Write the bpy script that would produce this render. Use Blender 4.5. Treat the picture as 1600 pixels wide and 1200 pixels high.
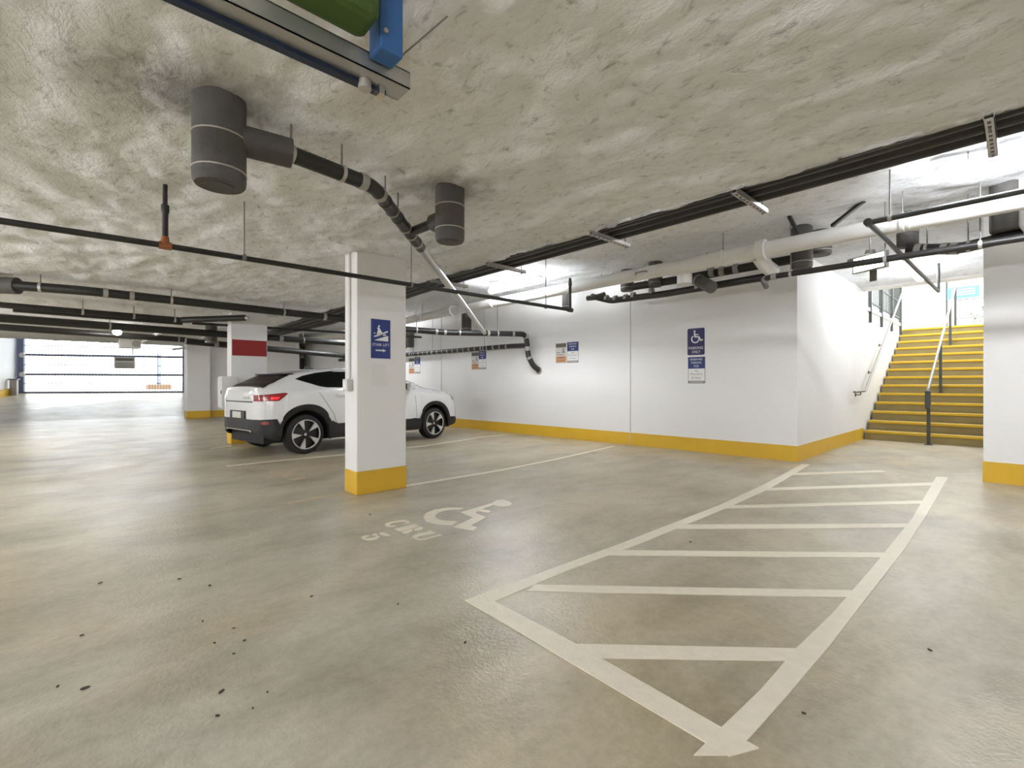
import bpy, bmesh, math, random
import numpy as np
from mathutils import Vector, Matrix
from mathutils.bvhtree import BVHTree

random.seed(7)
for o in list(bpy.data.objects):
    bpy.data.objects.remove(o, do_unlink=True)
scene = bpy.context.scene
COL = scene.collection

# ------------------------------------------------------------------ camera
EYE = 1.12
FPX = 733.0
YAW = 0.745
CY, SY = math.cos(YAW), math.sin(YAW)
FWD = Vector((-CY, SY, 0)); RGT = Vector((SY, CY, 0)); UPV = Vector((0, 0, 1))
camd = bpy.data.cameras.new('camera'); cam = bpy.data.objects.new('camera', camd); COL.objects.link(cam)
camd.sensor_width = 36.0; camd.lens = 36.0 * FPX / 1600.0
camd.clip_start = 0.05; camd.clip_end = 300
cam.location = (0, 0, EYE)
cam.rotation_euler = FWD.to_track_quat('-Z', 'Y').to_euler()
scene.camera = cam

# ------------------------------------------------------------------ world, exposure
LAMP = 36.0
world = bpy.data.worlds.new('sky'); scene.world = world; world.use_nodes = True
bg = world.node_tree.nodes['Background']
bg.inputs[0].default_value = (0.93, 0.97, 1.0, 1); bg.inputs[1].default_value = 2.2
vs = scene.view_settings
vs.view_transform = 'Standard'; vs.look = 'None'; vs.gamma = 1.0; vs.use_curve_mapping = False
vs.exposure = 1.32
cy = scene.cycles
cy.use_denoising = True; cy.caustics_reflective = False; cy.caustics_refractive = False
cy.max_bounces = 8; cy.diffuse_bounces = 5; cy.glossy_bounces = 3; cy.sample_clamp_indirect = 12

# survey helpers: photograph pixel -> point of the place on a known plane
CAM = Vector((0, 0, EYE))
def ray(px, py): return FWD + RGT * ((px - 800) / FPX) + UPV * ((600 - py) / FPX)
def PZ(px, py, z=0.0):
    d = ray(px, py); return CAM + d * ((z - EYE) / d.z)
def PY(px, py, y):
    d = ray(px, py); return CAM + d * (y / d.y)
def PX(px, py, x):
    d = ray(px, py); return CAM + d * (x / d.x)
def PD(px, py, dep): return CAM + ray(px, py) * dep

# ------------------------------------------------------------------ materials
MATS = {}
def new_mat(name):
    m = bpy.data.materials.new(name); m.use_nodes = True
    nt = m.node_tree; b = nt.nodes['Principled BSDF']
    MATS[name] = m
    return m, nt, b
def mat(name, col, rough=0.5, metal=0.0, var=0.0, vscale=6.0, bump=0.0, bscale=40.0, emit=None, emcol=None, coat=0.0):
    m, nt, b = new_mat(name)
    b.inputs['Base Color'].default_value = (*col, 1)
    b.inputs['Roughness'].default_value = rough
    b.inputs['Metallic'].default_value = metal
    if coat: b.inputs['Coat Weight'].default_value = coat; b.inputs['Coat Roughness'].default_value = 0.08
    if emit:
        b.inputs['Emission Color'].default_value = (*(emcol or col), 1); b.inputs['Emission Strength'].default_value = emit
    tc = nt.nodes.new('ShaderNodeTexCoord')
    if var > 0:
        n = nt.nodes.new('ShaderNodeTexNoise'); n.inputs['Scale'].default_value = vscale; n.inputs['Detail'].default_value = 5
        nt.links.new(tc.outputs['Object'], n.inputs['Vector'])
        mx = nt.nodes.new('ShaderNodeMix'); mx.data_type = 'RGBA'
        mx.inputs[6].default_value = (*[c * (1 - var) for c in col], 1)
        mx.inputs[7].default_value = (*[min(1, c * (1 + var)) for c in col], 1)
        nt.links.new(n.outputs['Fac'], mx.inputs[0]); nt.links.new(mx.outputs[2], b.inputs['Base Color'])
    if bump > 0:
        n2 = nt.nodes.new('ShaderNodeTexNoise'); n2.inputs['Scale'].default_value = bscale; n2.inputs['Detail'].default_value = 4
        nt.links.new(tc.outputs['Object'], n2.inputs['Vector'])
        bp = nt.nodes.new('ShaderNodeBump'); bp.inputs['Strength'].default_value = bump; bp.inputs['Distance'].default_value = 0.02
        nt.links.new(n2.outputs['Fac'], bp.inputs['Height']); nt.links.new(bp.outputs['Normal'], b.inputs['Normal'])
    return m

def mat_floor():
    m, nt, b = new_mat('sealed_concrete')
    L = nt.links.new; N = nt.nodes.new
    tc = N('ShaderNodeTexCoord')
    def noise(scale, detail=5, rough=.55, sc=(1, 1, 1), dist=0.0):
        mp = N('ShaderNodeMapping'); mp.inputs['Scale'].default_value = sc
        L(tc.outputs['Object'], mp.inputs['Vector'])
        n = N('ShaderNodeTexNoise'); n.inputs['Scale'].default_value = scale; n.inputs['Detail'].default_value = detail
        n.inputs['Roughness'].default_value = rough; n.inputs['Distortion'].default_value = dist
        L(mp.outputs['Vector'], n.inputs['Vector']); return n.outputs['Fac']
    def ramp(f, stops):
        r = N('ShaderNodeValToRGB'); L(f, r.inputs['Fac'])
        e = r.color_ramp.elements
        while len(e) < len(stops): e.new(0.5)
        for el, (p, c) in zip(e, stops): el.position = p; el.color = (*c, 1)
        return r.outputs['Color']
    big = ramp(noise(.42, 4, .6, dist=.6), [(.30, (.455, .38, .24)), (.5, (.475, .42, .305)), (.68, (.465, .445, .37))])
    mid = ramp(noise(1.6, 7, .68, (1, .55, 1), .2), [(.34, (.58, .56, .51)), (.60, (1.04, 1.04, 1.04))])
    mx = N('ShaderNodeMix'); mx.data_type = 'RGBA'; mx.blend_type = 'MULTIPLY'; mx.inputs[0].default_value = 0.85
    L(big, mx.inputs[6]); L(mid, mx.inputs[7])
    fine = ramp(noise(22, 5, .7), [(.25, (.82, .81, .79)), (.6, (1.03, 1.03, 1.03))])
    mx2 = N('ShaderNodeMix'); mx2.data_type = 'RGBA'; mx2.blend_type = 'MULTIPLY'; mx2.inputs[0].default_value = 0.85
    L(mx.outputs[2], mx2.inputs[6]); L(fine, mx2.inputs[7])
    L(mx2.outputs[2], b.inputs['Base Color'])
    rr = N('ShaderNodeMapRange'); rr.inputs[1].default_value = .3; rr.inputs[2].default_value = .7
    rr.inputs[3].default_value = .285; rr.inputs[4].default_value = .38
    L(noise(2.3, 5), rr.inputs[0]); L(rr.outputs[0], b.inputs['Roughness'])
    b.inputs['Specular IOR Level'].default_value = 0.5
    bp = N('ShaderNodeBump'); bp.inputs['Strength'].default_value = .38; bp.inputs['Distance'].default_value = .007
    L(noise(55, 3, .6), bp.inputs['Height'])
    bp2 = N('ShaderNodeBump'); bp2.inputs['Strength'].default_value = .12; bp2.inputs['Distance'].default_value = .05
    L(noise(3.0, 3, .5, (1, .4, 1)), bp2.inputs['Height'])
    L(bp2.outputs['Normal'], bp.inputs['Normal']); L(bp.outputs['Normal'], b.inputs['Normal'])
    return m

def mat_fluff():
    m, nt, b = new_mat('sprayed_insulation')
    L = nt.links.new; N = nt.nodes.new
    tc = N('ShaderNodeTexCoord')
    mp = N('ShaderNodeMapping'); mp.inputs['Scale'].default_value = (1.0, 1.7, 1.5); mp.inputs['Rotation'].default_value = (0, 0, .75)
    L(tc.outputs['Object'], mp.inputs['Vector'])
    def noise(scale, det=6, r=.62, d=.5):
        n = N('ShaderNodeTexNoise'); n.inputs['Scale'].default_value = scale; n.inputs['Detail'].default_value = det
        n.inputs['Roughness'].default_value = r; n.inputs['Distortion'].default_value = d
        L(mp.outputs['Vector'], n.inputs['Vector']); return n.outputs['Fac']
    a = N('ShaderNodeValToRGB'); L(noise(10, 7, .70, .8), a.inputs['Fac'])
    e = a.color_ramp.elements
    e[0].position = .29; e[0].color = (.42, .43, .445, 1); e[1].position = .44; e[1].color = (.785, .80, .825, 1)  # dark stop puts the shade of crevices into the insulation colour
    n3 = e.new(.75); n3.color = (.875, .89, .915, 1)
    col = a.outputs['Color']
    smear = noise(6, 4, .7, .6)
    # soot marks sprayed round the drain penetrations, one loose smudge and a beige patch of older spray
    for (cx, cy, r0, r1, tint) in ((-2.60, .43, .12, .42, (.40, .39, .38)), (-2.66, 1.87, .11, .34, (.50, .49, .48)), (-2.75, .12, .02, .36, (.62, .61, .60)), (-1.85, .95, .05, .55, (.86, .81, .76))):
        dn = N('ShaderNodeVectorMath'); dn.operation = 'DISTANCE'; dn.inputs[1].default_value = (cx, cy, 2.46)
        L(tc.outputs['Object'], dn.inputs[0])
        ad = N('ShaderNodeMath'); ad.operation = 'MULTIPLY_ADD'; ad.inputs[1].default_value = .55; L(smear, ad.inputs[0]); L(dn.outputs['Value'], ad.inputs[2])
        mr = N('ShaderNodeMapRange'); mr.inputs[1].default_value = r0 + .27; mr.inputs[2].default_value = r1 + .27; mr.inputs[3].default_value = .85; mr.inputs[4].default_value = 0
        L(ad.outputs[0], mr.inputs[0])
        mm = N('ShaderNodeMix'); mm.data_type = 'RGBA'; mm.blend_type = 'MULTIPLY'; mm.inputs[7].default_value = (*tint, 1)
        L(mr.outputs[0], mm.inputs[0]); L(col, mm.inputs[6]); col = mm.outputs[2]
    L(col, b.inputs['Base Color'])
    b.inputs['Roughness'].default_value = .95; b.inputs['Specular IOR Level'].default_value = .1
    b1 = N('ShaderNodeBump'); b1.inputs['Strength'].default_value = .45; b1.inputs['Distance'].default_value = .03
    L(noise(9, 6, .66, 1.0), b1.inputs['Height'])
    b2 = N('ShaderNodeBump'); b2.inputs['Strength'].default_value = .45; b2.inputs['Distance'].default_value = .012
    L(noise(38, 4, .65, .6), b2.inputs['Height'])
    L(b1.outputs['Normal'], b2.inputs['Normal']); L(b2.outputs['Normal'], b.inputs['Normal'])
    return m

M_FLOOR = mat_floor()
M_FLUFF = mat_fluff()
M_WALL = mat('white_wall_paint', (.80, .795, .785), .55, var=.02, vscale=3, bump=.05, bscale=30)
M_YEL = mat('yellow_paint', (.66, .40, .025), .5, var=.07, vscale=5, bump=.06, bscale=35)
M_LINE = mat('road_paint', (.74, .68, .55), .45, var=.10, vscale=18, bump=.12, bscale=70)
M_LINEF = mat('worn_road_paint', (.52, .43, .29), .5, var=.18, vscale=14)
M_BLACK = mat('black_plastic_pipe', (.018, .017, .016), .42)
M_DARKM = mat('dark_metal', (.05, .05, .048), .5)
M_STEEL = mat('galvanised_steel', (.48, .48, .47), .38, .75)
M_ROD = mat('threaded_rod', (.22, .215, .21), .5, .5)
M_BAND = mat('clamp_band', (.50, .48, .46), .4, .5)
M_GREYI = mat('grey_insulation_wrap', (.085, .08, .076), .65, var=.35, vscale=9, bump=.4, bscale=14)
M_TAPE = mat('grey_tape', (.36, .34, .32), .45, .2)
M_WPIPE = mat('white_pipe_jacket', (.76, .755, .74), .4)
M_LAMP = mat('lamp_diffuser', (1, 1, 1), .4, emit=LAMP, emcol=(.925, .948, 1.0))
M_LAMP2 = mat('dimmed_lamp_diffuser', (1, 1, 1), .4, emit=LAMP * .4, emcol=(.925, .948, 1.0))  # stair lamp turned down so the stairwell does not blow out
M_LAMP3 = mat('fill_lamp_diffuser', (1, 1, 1), .4, emit=LAMP * 1.5, emcol=(.925, .948, 1.0))  # stronger glow for the fill lamps added out of view
M_LAMPB = mat('lamp_housing', (.78, .78, .77), .4)
M_BULB = mat('bulb_glow', (1, 1, 1), .4, emit=40, emcol=(1, .97, .92))
M_EXIT = mat('lit_sign_face', (1, 1, 1), .4, emit=4.0, emcol=(1, 1, .98))
M_SBLUE = mat('sign_blue', (.012, .030, .20), .55)
M_SNAVY = mat('sign_navy', (.035, .030, .11), .6)
M_SNAVY2 = mat('sign_reserved_blue', (.028, .048, .18), .6)
M_SWHITE = mat('sign_white', (.80, .80, .80), .45)
M_SGREY = mat('sign_grey', (.20, .20, .20), .5)
M_SOLIVE = mat('sign_olive_print', (.13, .125, .09), .5)
M_SCREAM = mat('sign_cream', (.60, .59, .55), .5)
M_SORANGE = mat('sign_orange', (.56, .27, .12), .5)
M_RED = mat('red_paint', (.27, .012, .010), .6)
M_STEP = mat('stair_concrete', (.28, .215, .085), .6, var=.22, vscale=4, bump=.15, bscale=30)
M_NOSE = mat('yellow_nosing', (.62, .39, .015), .5, var=.06)
M_RAILG = mat('brushed_rail', (.24, .235, .21), .4, .6)
M_RAILP = mat('green_grey_post', (.055, .06, .05), .5)
M_CAR = mat('white_car_paint', (.74, .745, .75), .25, coat=.8)
M_CLAD = mat('charcoal_cladding', (.013, .013, .0135), .55)
M_GLASS = mat('dark_car_glass', (.008, .009, .008), .28); M_GLASS.node_tree.nodes['Principled BSDF'].inputs['Specular IOR Level'].default_value = .06
M_TYRE = mat('tyre_rubber', (.014, .013, .013), .75)
M_RIMD = mat('dark_rim', (.015, .014, .014), .4)
M_RIMS = mat('machined_rim', (.62, .61, .60), .35, .35)
M_TAILR = mat('red_lens', (.30, .012, .014), .15, coat=1.0)
M_TAILB = mat('bright_red_lens', (.75, .02, .03), .2, emit=.25, emcol=(1, .03, .04))
M_CHROME = mat('chrome', (.7, .7, .7), .15, .9)
M_BLUEBOX = mat('blue_enamel', (.035, .13, .36), .45)
M_GREEN = mat('green_enamel', (.05, .10, .015), .55)
M_GREYBOX = mat('grey_enclosure', (.62, .62, .60), .5)
M_COPPER = mat('copper_fitting', (.35, .13, .05), .45, .5)
M_BLUEM = mat('gate_blue_grey', (.11, .125, .19), .5)
M_GATEW = mat('gate_pale_bar', (.20, .22, .30), .5)
M_GROUT = mat('outside_concrete', (.55, .55, .55), .8, var=.08, vscale=1.0)
M_DEBRIS = mat('dry_leaf', (.05, .045, .03), .8)
M_GREYWALL = mat('grey_recess_wall', (.22, .21, .21), .7)
M_LEAF = mat('shrub_leaf', (.10, .20, .05), .6, var=.3, vscale=8)
M_JOINT = mat('joint_sealant', (.60, .595, .58), .8)
M_PLANTER = mat('brown_planter', (.20, .12, .06), .7)
M_PAPER = mat('paper_remnant', (.765, .76, .745), .7, var=.05, vscale=30)

# ------------------------------------------------------------------ mesh builder
class MB:
    def __init__(s): s.v = []; s.f = []
    def add(s, vs, fs):
        n = len(s.v); s.v += [tuple(v) for v in vs]; s.f += [tuple(i + n for i in f) for f in fs]; return s
    def box(s, a, b):
        x0, y0, z0 = [min(p, q) for p, q in zip(a, b)]; x1, y1, z1 = [max(p, q) for p, q in zip(a, b)]
        return s.add([(x0, y0, z0), (x1, y0, z0), (x1, y1, z0), (x0, y1, z0), (x0, y0, z1), (x1, y0, z1), (x1, y1, z1), (x0, y1, z1)],
                     [(3, 2, 1, 0), (4, 5, 6, 7), (0, 1, 5, 4), (1, 2, 6, 5), (2, 3, 7, 6), (3, 0, 4, 7)])
    def bar(s, p, q, w, h, up=(0, 0, 1)):
        p = Vector(p); q = Vector(q); d = (q - p).normalized(); u = Vector(up)
        if abs(d.dot(u)) > .95: u = Vector((1, 0, 0))
        r = d.cross(u).normalized(); u = r.cross(d).normalized()
        r = r * w / 2; u = u * h / 2
        vs = [p - r - u, p + r - u, p + r + u, p - r + u, q - r - u, q + r - u, q + r + u, q - r + u]
        return s.add(vs, [(0, 1, 2, 3), (7, 6, 5, 4), (4, 5, 1, 0), (5, 6, 2, 1), (6, 7, 3, 2), (7, 4, 0, 3)])
    def tube(s, pts, r, seg=14, cap=True):
        pts = [Vector(p) for p in pts]; n = len(pts); rs = r if isinstance(r, (list, tuple)) else [r] * n
        t0 = (pts[1] - pts[0]).normalized()
        a = Vector((0, 0, 1)) if abs(t0.z) < .9 else Vector((1, 0, 0))
        u = t0.cross(a).normalized(); rings = []; prev = t0
        base = len(s.v)
        for i, p in enumerate(pts):
            t = ((pts[min(i + 1, n - 1)] - p).normalized() if i == 0 else ((p - pts[i - 1]).normalized() if i == n - 1 else ((pts[i + 1] - p).normalized() + (p - pts[i - 1]).normalized()).normalized()))
            q = prev.rotation_difference(t); u = (q @ u).normalized(); u = (u - t * u.dot(t)).normalized(); prev = t
            w = t.cross(u)
            for k in range(seg):
                an = 2 * math.pi * k / seg
                s.v.append(tuple(p + (u * math.cos(an) + w * math.sin(an)) * rs[i]))
        for i in range(n - 1):
            for k in range(seg):
                k2 = (k + 1) % seg
                s.f.append((base + i * seg + k, base + i * seg + k2, base + (i + 1) * seg + k2, base + (i + 1) * seg + k))
        if cap:
            s.f.append(tuple(base + k for k in reversed(range(seg)))); s.f.append(tuple(base + (n - 1) * seg + k for k in range(seg)))
        return s
    def prism(s, poly, o, ux, uy, h):
        """polygon (2D) in the frame o,ux,uy, extruded by h along ux x uy"""
        o = Vector(o); ux = Vector(ux); uy = Vector(uy); n = ux.cross(uy).normalized() * h
        k = len(poly); base = [o + ux * a + uy * b for a, b in poly]
        vs = base + [p + n for p in base]
        fs = [tuple(reversed(range(k))), tuple(range(k, 2 * k))] + [(i, (i + 1) % k, k + (i + 1) % k, k + i) for i in range(k)]
        return s.add(vs, fs)
    def strip(s, A, B, h):
        """ground strip between two polylines, thickness h upward"""
        k = len(A); vs = [Vector(p) for p in A] + [Vector(p) for p in B]
        up = Vector((0, 0, h)); vs += [v + up for v in vs]
        fs = []
        for i in range(k - 1):
            fs.append((2 * k + i, 2 * k + i + 1, 3 * k + i + 1, 3 * k + i))
            fs.append((i, i + 1, 2 * k + i + 1, 2 * k + i)); fs.append((k + i + 1, k + i, 3 * k + i, 3 * k + i + 1))
        fs.append((0, 2 * k, 3 * k, k)); fs.append((k - 1, 2 * k - 1, 4 * k - 1, 3 * k - 1))
        return s.add(vs, fs)
    def mesh(s, name, off=(0, 0, 0)):
        me = bpy.data.meshes.new(name)
        me.from_pydata([(v[0] - off[0], v[1] - off[1], v[2] - off[2]) for v in s.v], [], s.f)
        bm = bmesh.new(); bm.from_mesh(me); bmesh.ops.recalc_face_normals(bm, faces=bm.faces); bm.to_mesh(me); bm.free()
        return me

def wloc(p):
    v = Vector((0, 0, 0))
    while p is not None: v += p.location; p = p.parent
    return v
def obj(name, mb, m, parent=None, smooth=False, bevel=0, local=False, angle=35, origin=None):
    """one mesh object; geometry given in world coordinates unless local"""
    off = Vector((0, 0, 0))
    if parent is not None and not local: off = wloc(parent)
    if origin is not None: off = Vector(origin)
    me = mb.mesh(name, off) if isinstance(mb, MB) else mb
    o = bpy.data.objects.new(name, me); COL.objects.link(o)
    if parent is not None: o.parent = parent
    elif origin is not None: o.location = origin
    me.materials.clear(); me.materials.append(m)
    if smooth:
        me.shade_smooth(); me.set_sharp_from_angle(angle=math.radians(angle))
    if bevel:
        b = o.modifiers.new('bevel', 'BEVEL'); b.width = bevel; b.segments = 2; b.limit_method = 'ANGLE'
    return o
def thing(name, label, cat, loc=(0, 0, 0), group=None):
    o = bpy.data.objects.new(name, None); COL.objects.link(o); o.location = loc; o.empty_display_size = .1
    o['label'] = label; o['category'] = cat
    if group: o['group'] = group
    return o
def tag(o, label, cat, group=None):
    o['label'] = label; o['category'] = cat
    if group: o['group'] = group
    return o
def struct(name, mb, m, label=None, **k):
    o = obj(name, mb, m, **k)
    if k.get('parent') is None: o['kind'] = 'structure'
    if label: o['label'] = label
    return o

def text_mesh(txt, o, ux, uy, w, h, thick=.001):
    """lettering mesh fitted into w x h, lower left corner at o"""
    cu = bpy.data.curves.new('lettering', 'FONT'); cu.body = txt; cu.resolution_u = 2
    t = bpy.data.objects.new('lettering', cu); COL.objects.link(t)
    dg = bpy.context.evaluated_depsgraph_get(); dg.update()
    me = bpy.data.meshes.new_from_object(t.evaluated_get(dg))
    bpy.data.objects.remove(t); bpy.data.curves.remove(cu)
    co = np.array([v.co[:2] for v in me.vertices]); fs = [tuple(p.vertices) for p in me.polygons]
    bpy.data.meshes.remove(me)
    mn = co.min(0); mx = co.max(0); co = (co - mn) / (mx - mn) * [w, h]
    o = Vector(o); ux = Vector(ux); uy = Vector(uy); n = ux.cross(uy).normalized() * thick
    mb = MB(); mb.add([o + ux * a + uy * b + n for a, b in co], fs)
    return mb
def stroke(pts, ws):
    """closed polygons (quads) of a stroke with widths"""
    P = [Vector((a, b)) for a, b in pts]; L = []; R = []
    for i, p in enumerate(P):
        d = (P[min(i + 1, len(P) - 1)] - P[max(i - 1, 0)]).normalized(); n = Vector((-d.y, d.x))
        w = ws[i] if isinstance(ws, (list, tuple)) else ws
        L.append(p + n * w / 2); R.append(p - n * w / 2)
    return [(L[i][:], L[i + 1][:], R[i + 1][:], R[i][:]) for i in range(len(P) - 1)]
def arc(cx, cy, r, a0, a1, n=12, ry=None):
    ry = ry or r
    return [(cx + r * math.cos(math.radians(a0 + (a1 - a0) * i / n)), cy + ry * math.sin(math.radians(a0 + (a1 - a0) * i / n))) for i in range(n + 1)]
def fillet(pts, rad, n=6):
    pts = [Vector(p) for p in pts]; out = [pts[0]]
    for i in range(1, len(pts) - 1):
        a, p, b = pts[i - 1], pts[i], pts[i + 1]
        da = (a - p); db = (b - p); r = min(rad, da.length * .45, db.length * .45)
        s, e = p + da.normalized() * r, p + db.normalized() * r
        for k in range(n + 1):
            t = k / n; out.append(s * (1 - t) ** 2 + p * 2 * t * (1 - t) + e * t * t)
    out.append(pts[-1]); return out

# numpy value noise
def vnoise(x, y, seed=0):
    def h(i, j):
        n = (i.astype(np.int64) * 374761393 + j.astype(np.int64) * 668265263 + seed * 1442695041) & 0xffffffff
        n = ((n ^ (n >> 13)) * 1274126177) & 0xffffffff
        return ((n ^ (n >> 16)) & 0xffff) / 65535.0
    xi = np.floor(x); yi = np.floor(y); fx = x - xi; fy = y - yi
    fx = fx * fx * (3 - 2 * fx); fy = fy * fy * (3 - 2 * fy)
    return (h(xi, yi) * (1 - fx) + h(xi + 1, yi) * fx) * (1 - fy) + (h(xi, yi + 1) * (1 - fx) + h(xi + 1, yi + 1) * fx) * fy
def fbm(x, y, seed=0, oct=4):
    t = 0; a = .5
    for k in range(oct): t = t + a * vnoise(x * 2 ** k, y * 2 ** k, seed + k); a *= .5
    return t

# ================================================================== THE SETTING
ZLOW, ZHI = 2.46, 3.05
YEDGE = 3.30                    # edge of the lower, sprayed ceiling
XE, XW = 7.0, -20.1             # east and west ends of the hall
YS = -8.0                       # wall behind the camera
YB = 7.62                       # line of the stair opening
XS0, XS1 = -2.18, -0.29         # stair opening
def wall_y(x): return 7.17 + (x + 10.3) * 0.052      # the sign wall runs very slightly askew
WALL_END_X = -2.18

# floor
mb = MB(); mb.box((XW, YS, -.3), (XE, 12.1, 0))
struct('floor', mb, M_FLOOR)
# ramp up to the gate
G0 = PD(26, 613.5, 19.5); G1 = PD(290, 614, 21.5)
ZG = (G0.z + G1.z) / 2
G0.z = G1.z = ZG
mb = MB()
gd = (G1 - G0).normalized(); G0e = G0 - gd * 2.2; G1e = G1 + gd * .6
mb.add([(XW, -4.2, 0), (XW, 3.4, 0), tuple(G1e), tuple(G0e), (XW, -4.2, -.3), (XW, 3.4, -.3), (G1e.x, G1e.y, ZG - .3), (G0e.x, G0e.y, ZG - .3)],
       [(0, 1, 2, 3), (7, 6, 5, 4), (0, 4, 5, 1), (1, 5, 6, 2), (2, 6, 7, 3), (3, 7, 4, 0)])
struct('floor_ramp', mb, M_FLOOR)
# sign wall
def wall_quad(p, q, z0, z1, th):
    """vertical slab from p to q (2D), thickness to the left of p->q"""
    p = Vector((p[0], p[1], 0)); q = Vector((q[0], q[1], 0)); d = (q - p).normalized(); n = Vector((-d.y, d.x, 0)) * th
    m = MB(); vs = []
    for z in (z0, z1):
        for a in (p, q, q + n, p + n): vs.append((a.x, a.y, z))
    return m.add(vs, [(3, 2, 1, 0), (4, 5, 6, 7), (0, 1, 5, 4), (1, 2, 6, 5), (2, 3, 7, 6), (3, 0, 4, 7)])
w0 = (-21.0, wall_y(-21.0)); w1 = (WALL_END_X, wall_y(WALL_END_X))
wb = struct('wall_back', wall_quad(w1, w0, 0, 3.3, -.3), M_WALL)
BH = .225
struct('baseboard_back', wall_quad((w1[0] + .006, w1[1] - .006), (w0[0], w0[1] - .006), 0, BH, -.03), M_YEL)
# vertical control joints of the sign wall
for i, xj in enumerate((PY(985, 600, 7.45).x, PY(692, 600, 7.2).x)):
    mb = MB(); mb.box((xj - .0035, wall_y(xj) - .0125, 0), (xj + .0035, wall_y(xj) + .01, 3.0))
    obj('control_joint', mb, M_JOINT, wb)
# stair side wall (left): full height under the ceiling, then a parapet
mb = MB()
prof = [(wall_y(XS0), 0), (12.1, 0), (16.6, 0), (16.6, 2.72), (12.1, 2.66), (12.1, 3.3), (wall_y(XS0), 3.3)]
mb.prism([(a, b) for a, b in prof], (XS0, 0, 0), (0, 1, 0), (0, 0, 1), -.3)
struct('wall_stair_left', mb, M_WALL)
mb = MB(); mb.box((XS0 - .05, wall_y(XS0) - .006, 0), (XS0 + .006, 11.75, BH)); struct('baseboard_stair_left', mb, M_YEL)
mb = MB(); mb.box((XS0 - .32, 12.12, 2.655), (XS0 + .03, 16.6, 2.73)); struct('trim_1', mb, M_WPIPE)
# wall to the right of the stair
mb = MB(); mb.box((XS1, YB, 0), (XE, 16.6, 3.3)); struct('wall_right', mb, M_WALL)
mb = MB(); mb.box((XS1 - .006, YB - .006, 0), (XE, YB + .03, BH + .01)); struct('baseboard_right', mb, M_YEL)
# walls behind and beside the camera
mb = MB(); mb.box((XW - .3, YS - .3, 0), (XE + .3, YS, 3.3)); struct('wall_rear', mb, M_WALL)
mb = MB(); mb.box((XE, YS, 0), (XE + .3, YB, 3.3)); struct('wall_east', mb, M_WALL)
# west end: wall with a recess beside the sign wall, open to the ramp further left
mb = MB(); mb.box((-18.95, 3.2, 0), (-18.6, 6.15, 3.3)); struct('wall_west', mb, M_WALL)
mb = MB(); mb.box((-18.7, 3.2, 0), (-18.594, 6.156, BH)); struct('baseboard_west', mb, M_YEL)
mb = MB(); mb.box((-20.1, 3.1, 0), (-19.9, 7.2, 3.3)); struct('wall_recess', mb, M_GREYWALL)
mb = MB(); mb.box((XW - .3, YS, 0), (XW, -4.2, 3.3)); struct('wall_southwest', mb, M_WALL)
# ramp side walls and lintel
struct('wall_ramp_left', wall_quad((XW, -4.2), (G0.x + .1, G0.y - .02), 0, 4.2, .3), M_WALL)
mb = MB()
a = Vector((XW - 2, -3.72, 0)); b = Vector((G0.x + .5, G0.y - .10, 0))
def ramp_z(p):
    t = (XW - p.x) / (XW - (G0.x + G1.x) / 2); return max(0, min(1, t)) * ZG
mb = MB()
p0 = PZ(-40, 628, .56); p1 = PZ(20, 615.5, .66)
dirw = (Vector((G0.x + .1, G0.y - .02, 0)) - Vector((XW, -4.2, 0))).normalized(); nw = Vector((-dirw.y, dirw.x, 0)) * -1
if nw.y < 0: nw = -nw
sa = Vector((XW, -4.2, 0)) + nw * .02; sb = Vector((G0.x + .3, G0.y - .02, 0)) + nw * .02
t2 = ramp_z(sb)
mb.add([sa, sb + Vector((0, 0, t2 - .1)), sb + Vector((0, 0, t2 + .24)), sa + Vector((0, 0, .24)),
        sa - nw * .04, sb - nw * .04 + Vector((0, 0, t2 - .1)), sb - nw * .04 + Vector((0, 0, t2 + .24)), sa - nw * .04 + Vector((0, 0, .24))],
       [(0, 1, 2, 3), (7, 6, 5, 4), (3, 2, 6, 7), (1, 5, 6, 2), (0, 3, 7, 4)])
struct('baseboard_ramp_left', mb, M_YEL)
struct('wall_ramp_right', wall_quad((G1.x, G1.y + .02), (-18.9, 2.58), 0, 4.2, .3), M_WALL)
mb = MB()
mb.add([(XW, -4.4, ZLOW), (XW, 3.6, ZLOW), (G1e.x, G1e.y, 3.32), (G0e.x, G0e.y, 3.32), (XW, -4.4, 4.3), (XW, 3.6, 4.3), (G1e.x, G1e.y, 4.3), (G0e.x, G0e.y, 4.3)],
       [(0, 1, 2, 3), (7, 6, 5, 4), (0, 4, 5, 1), (1, 5, 6, 2), (2, 6, 7, 3), (3, 7, 4, 0)])
struct('ceiling_ramp', mb, M_FLUFF)
# slab over everything
mb = MB(); mb.box((XW - .4, YS - .3, 3.3), (XE + .3, 11.62, 3.7)); struct('ceiling_slab', mb, M_GROUT)

# sprayed insulation: lower ceiling (near the camera)
def grid_mesh(xs, ys, zf, edge=None):
    X, Y = np.meshgrid(xs, ys, indexing='ij'); Z = zf(X, Y)
    nx, ny = X.shape
    v = np.stack([X, Y, Z], -1).reshape(-1, 3)
    i = np.arange(nx - 1)[:, None] * ny + np.arange(ny - 1)[None, :]
    f = np.stack([i, i + 1, i + ny + 1, i + ny], -1).reshape(-1, 4)
    me = bpy.data.meshes.new('sprayed_ceiling'); me.from_pydata(v.tolist(), [], f.tolist()); me.shade_smooth(); return me
def lumps(X, Y, amp):
    a = fbm(X * 4.0 + Y * 2.2, Y * 5.5 - X * 1.6, 3, 4)
    b = fbm(X * .9, Y * .9, 11, 3)
    c = np.abs(fbm(X * 9, Y * 12, 21, 3) - .47)
    return -amp * (a - .45) * 1.5 - amp * .8 * (b - .45) + amp * .5 * c
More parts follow.
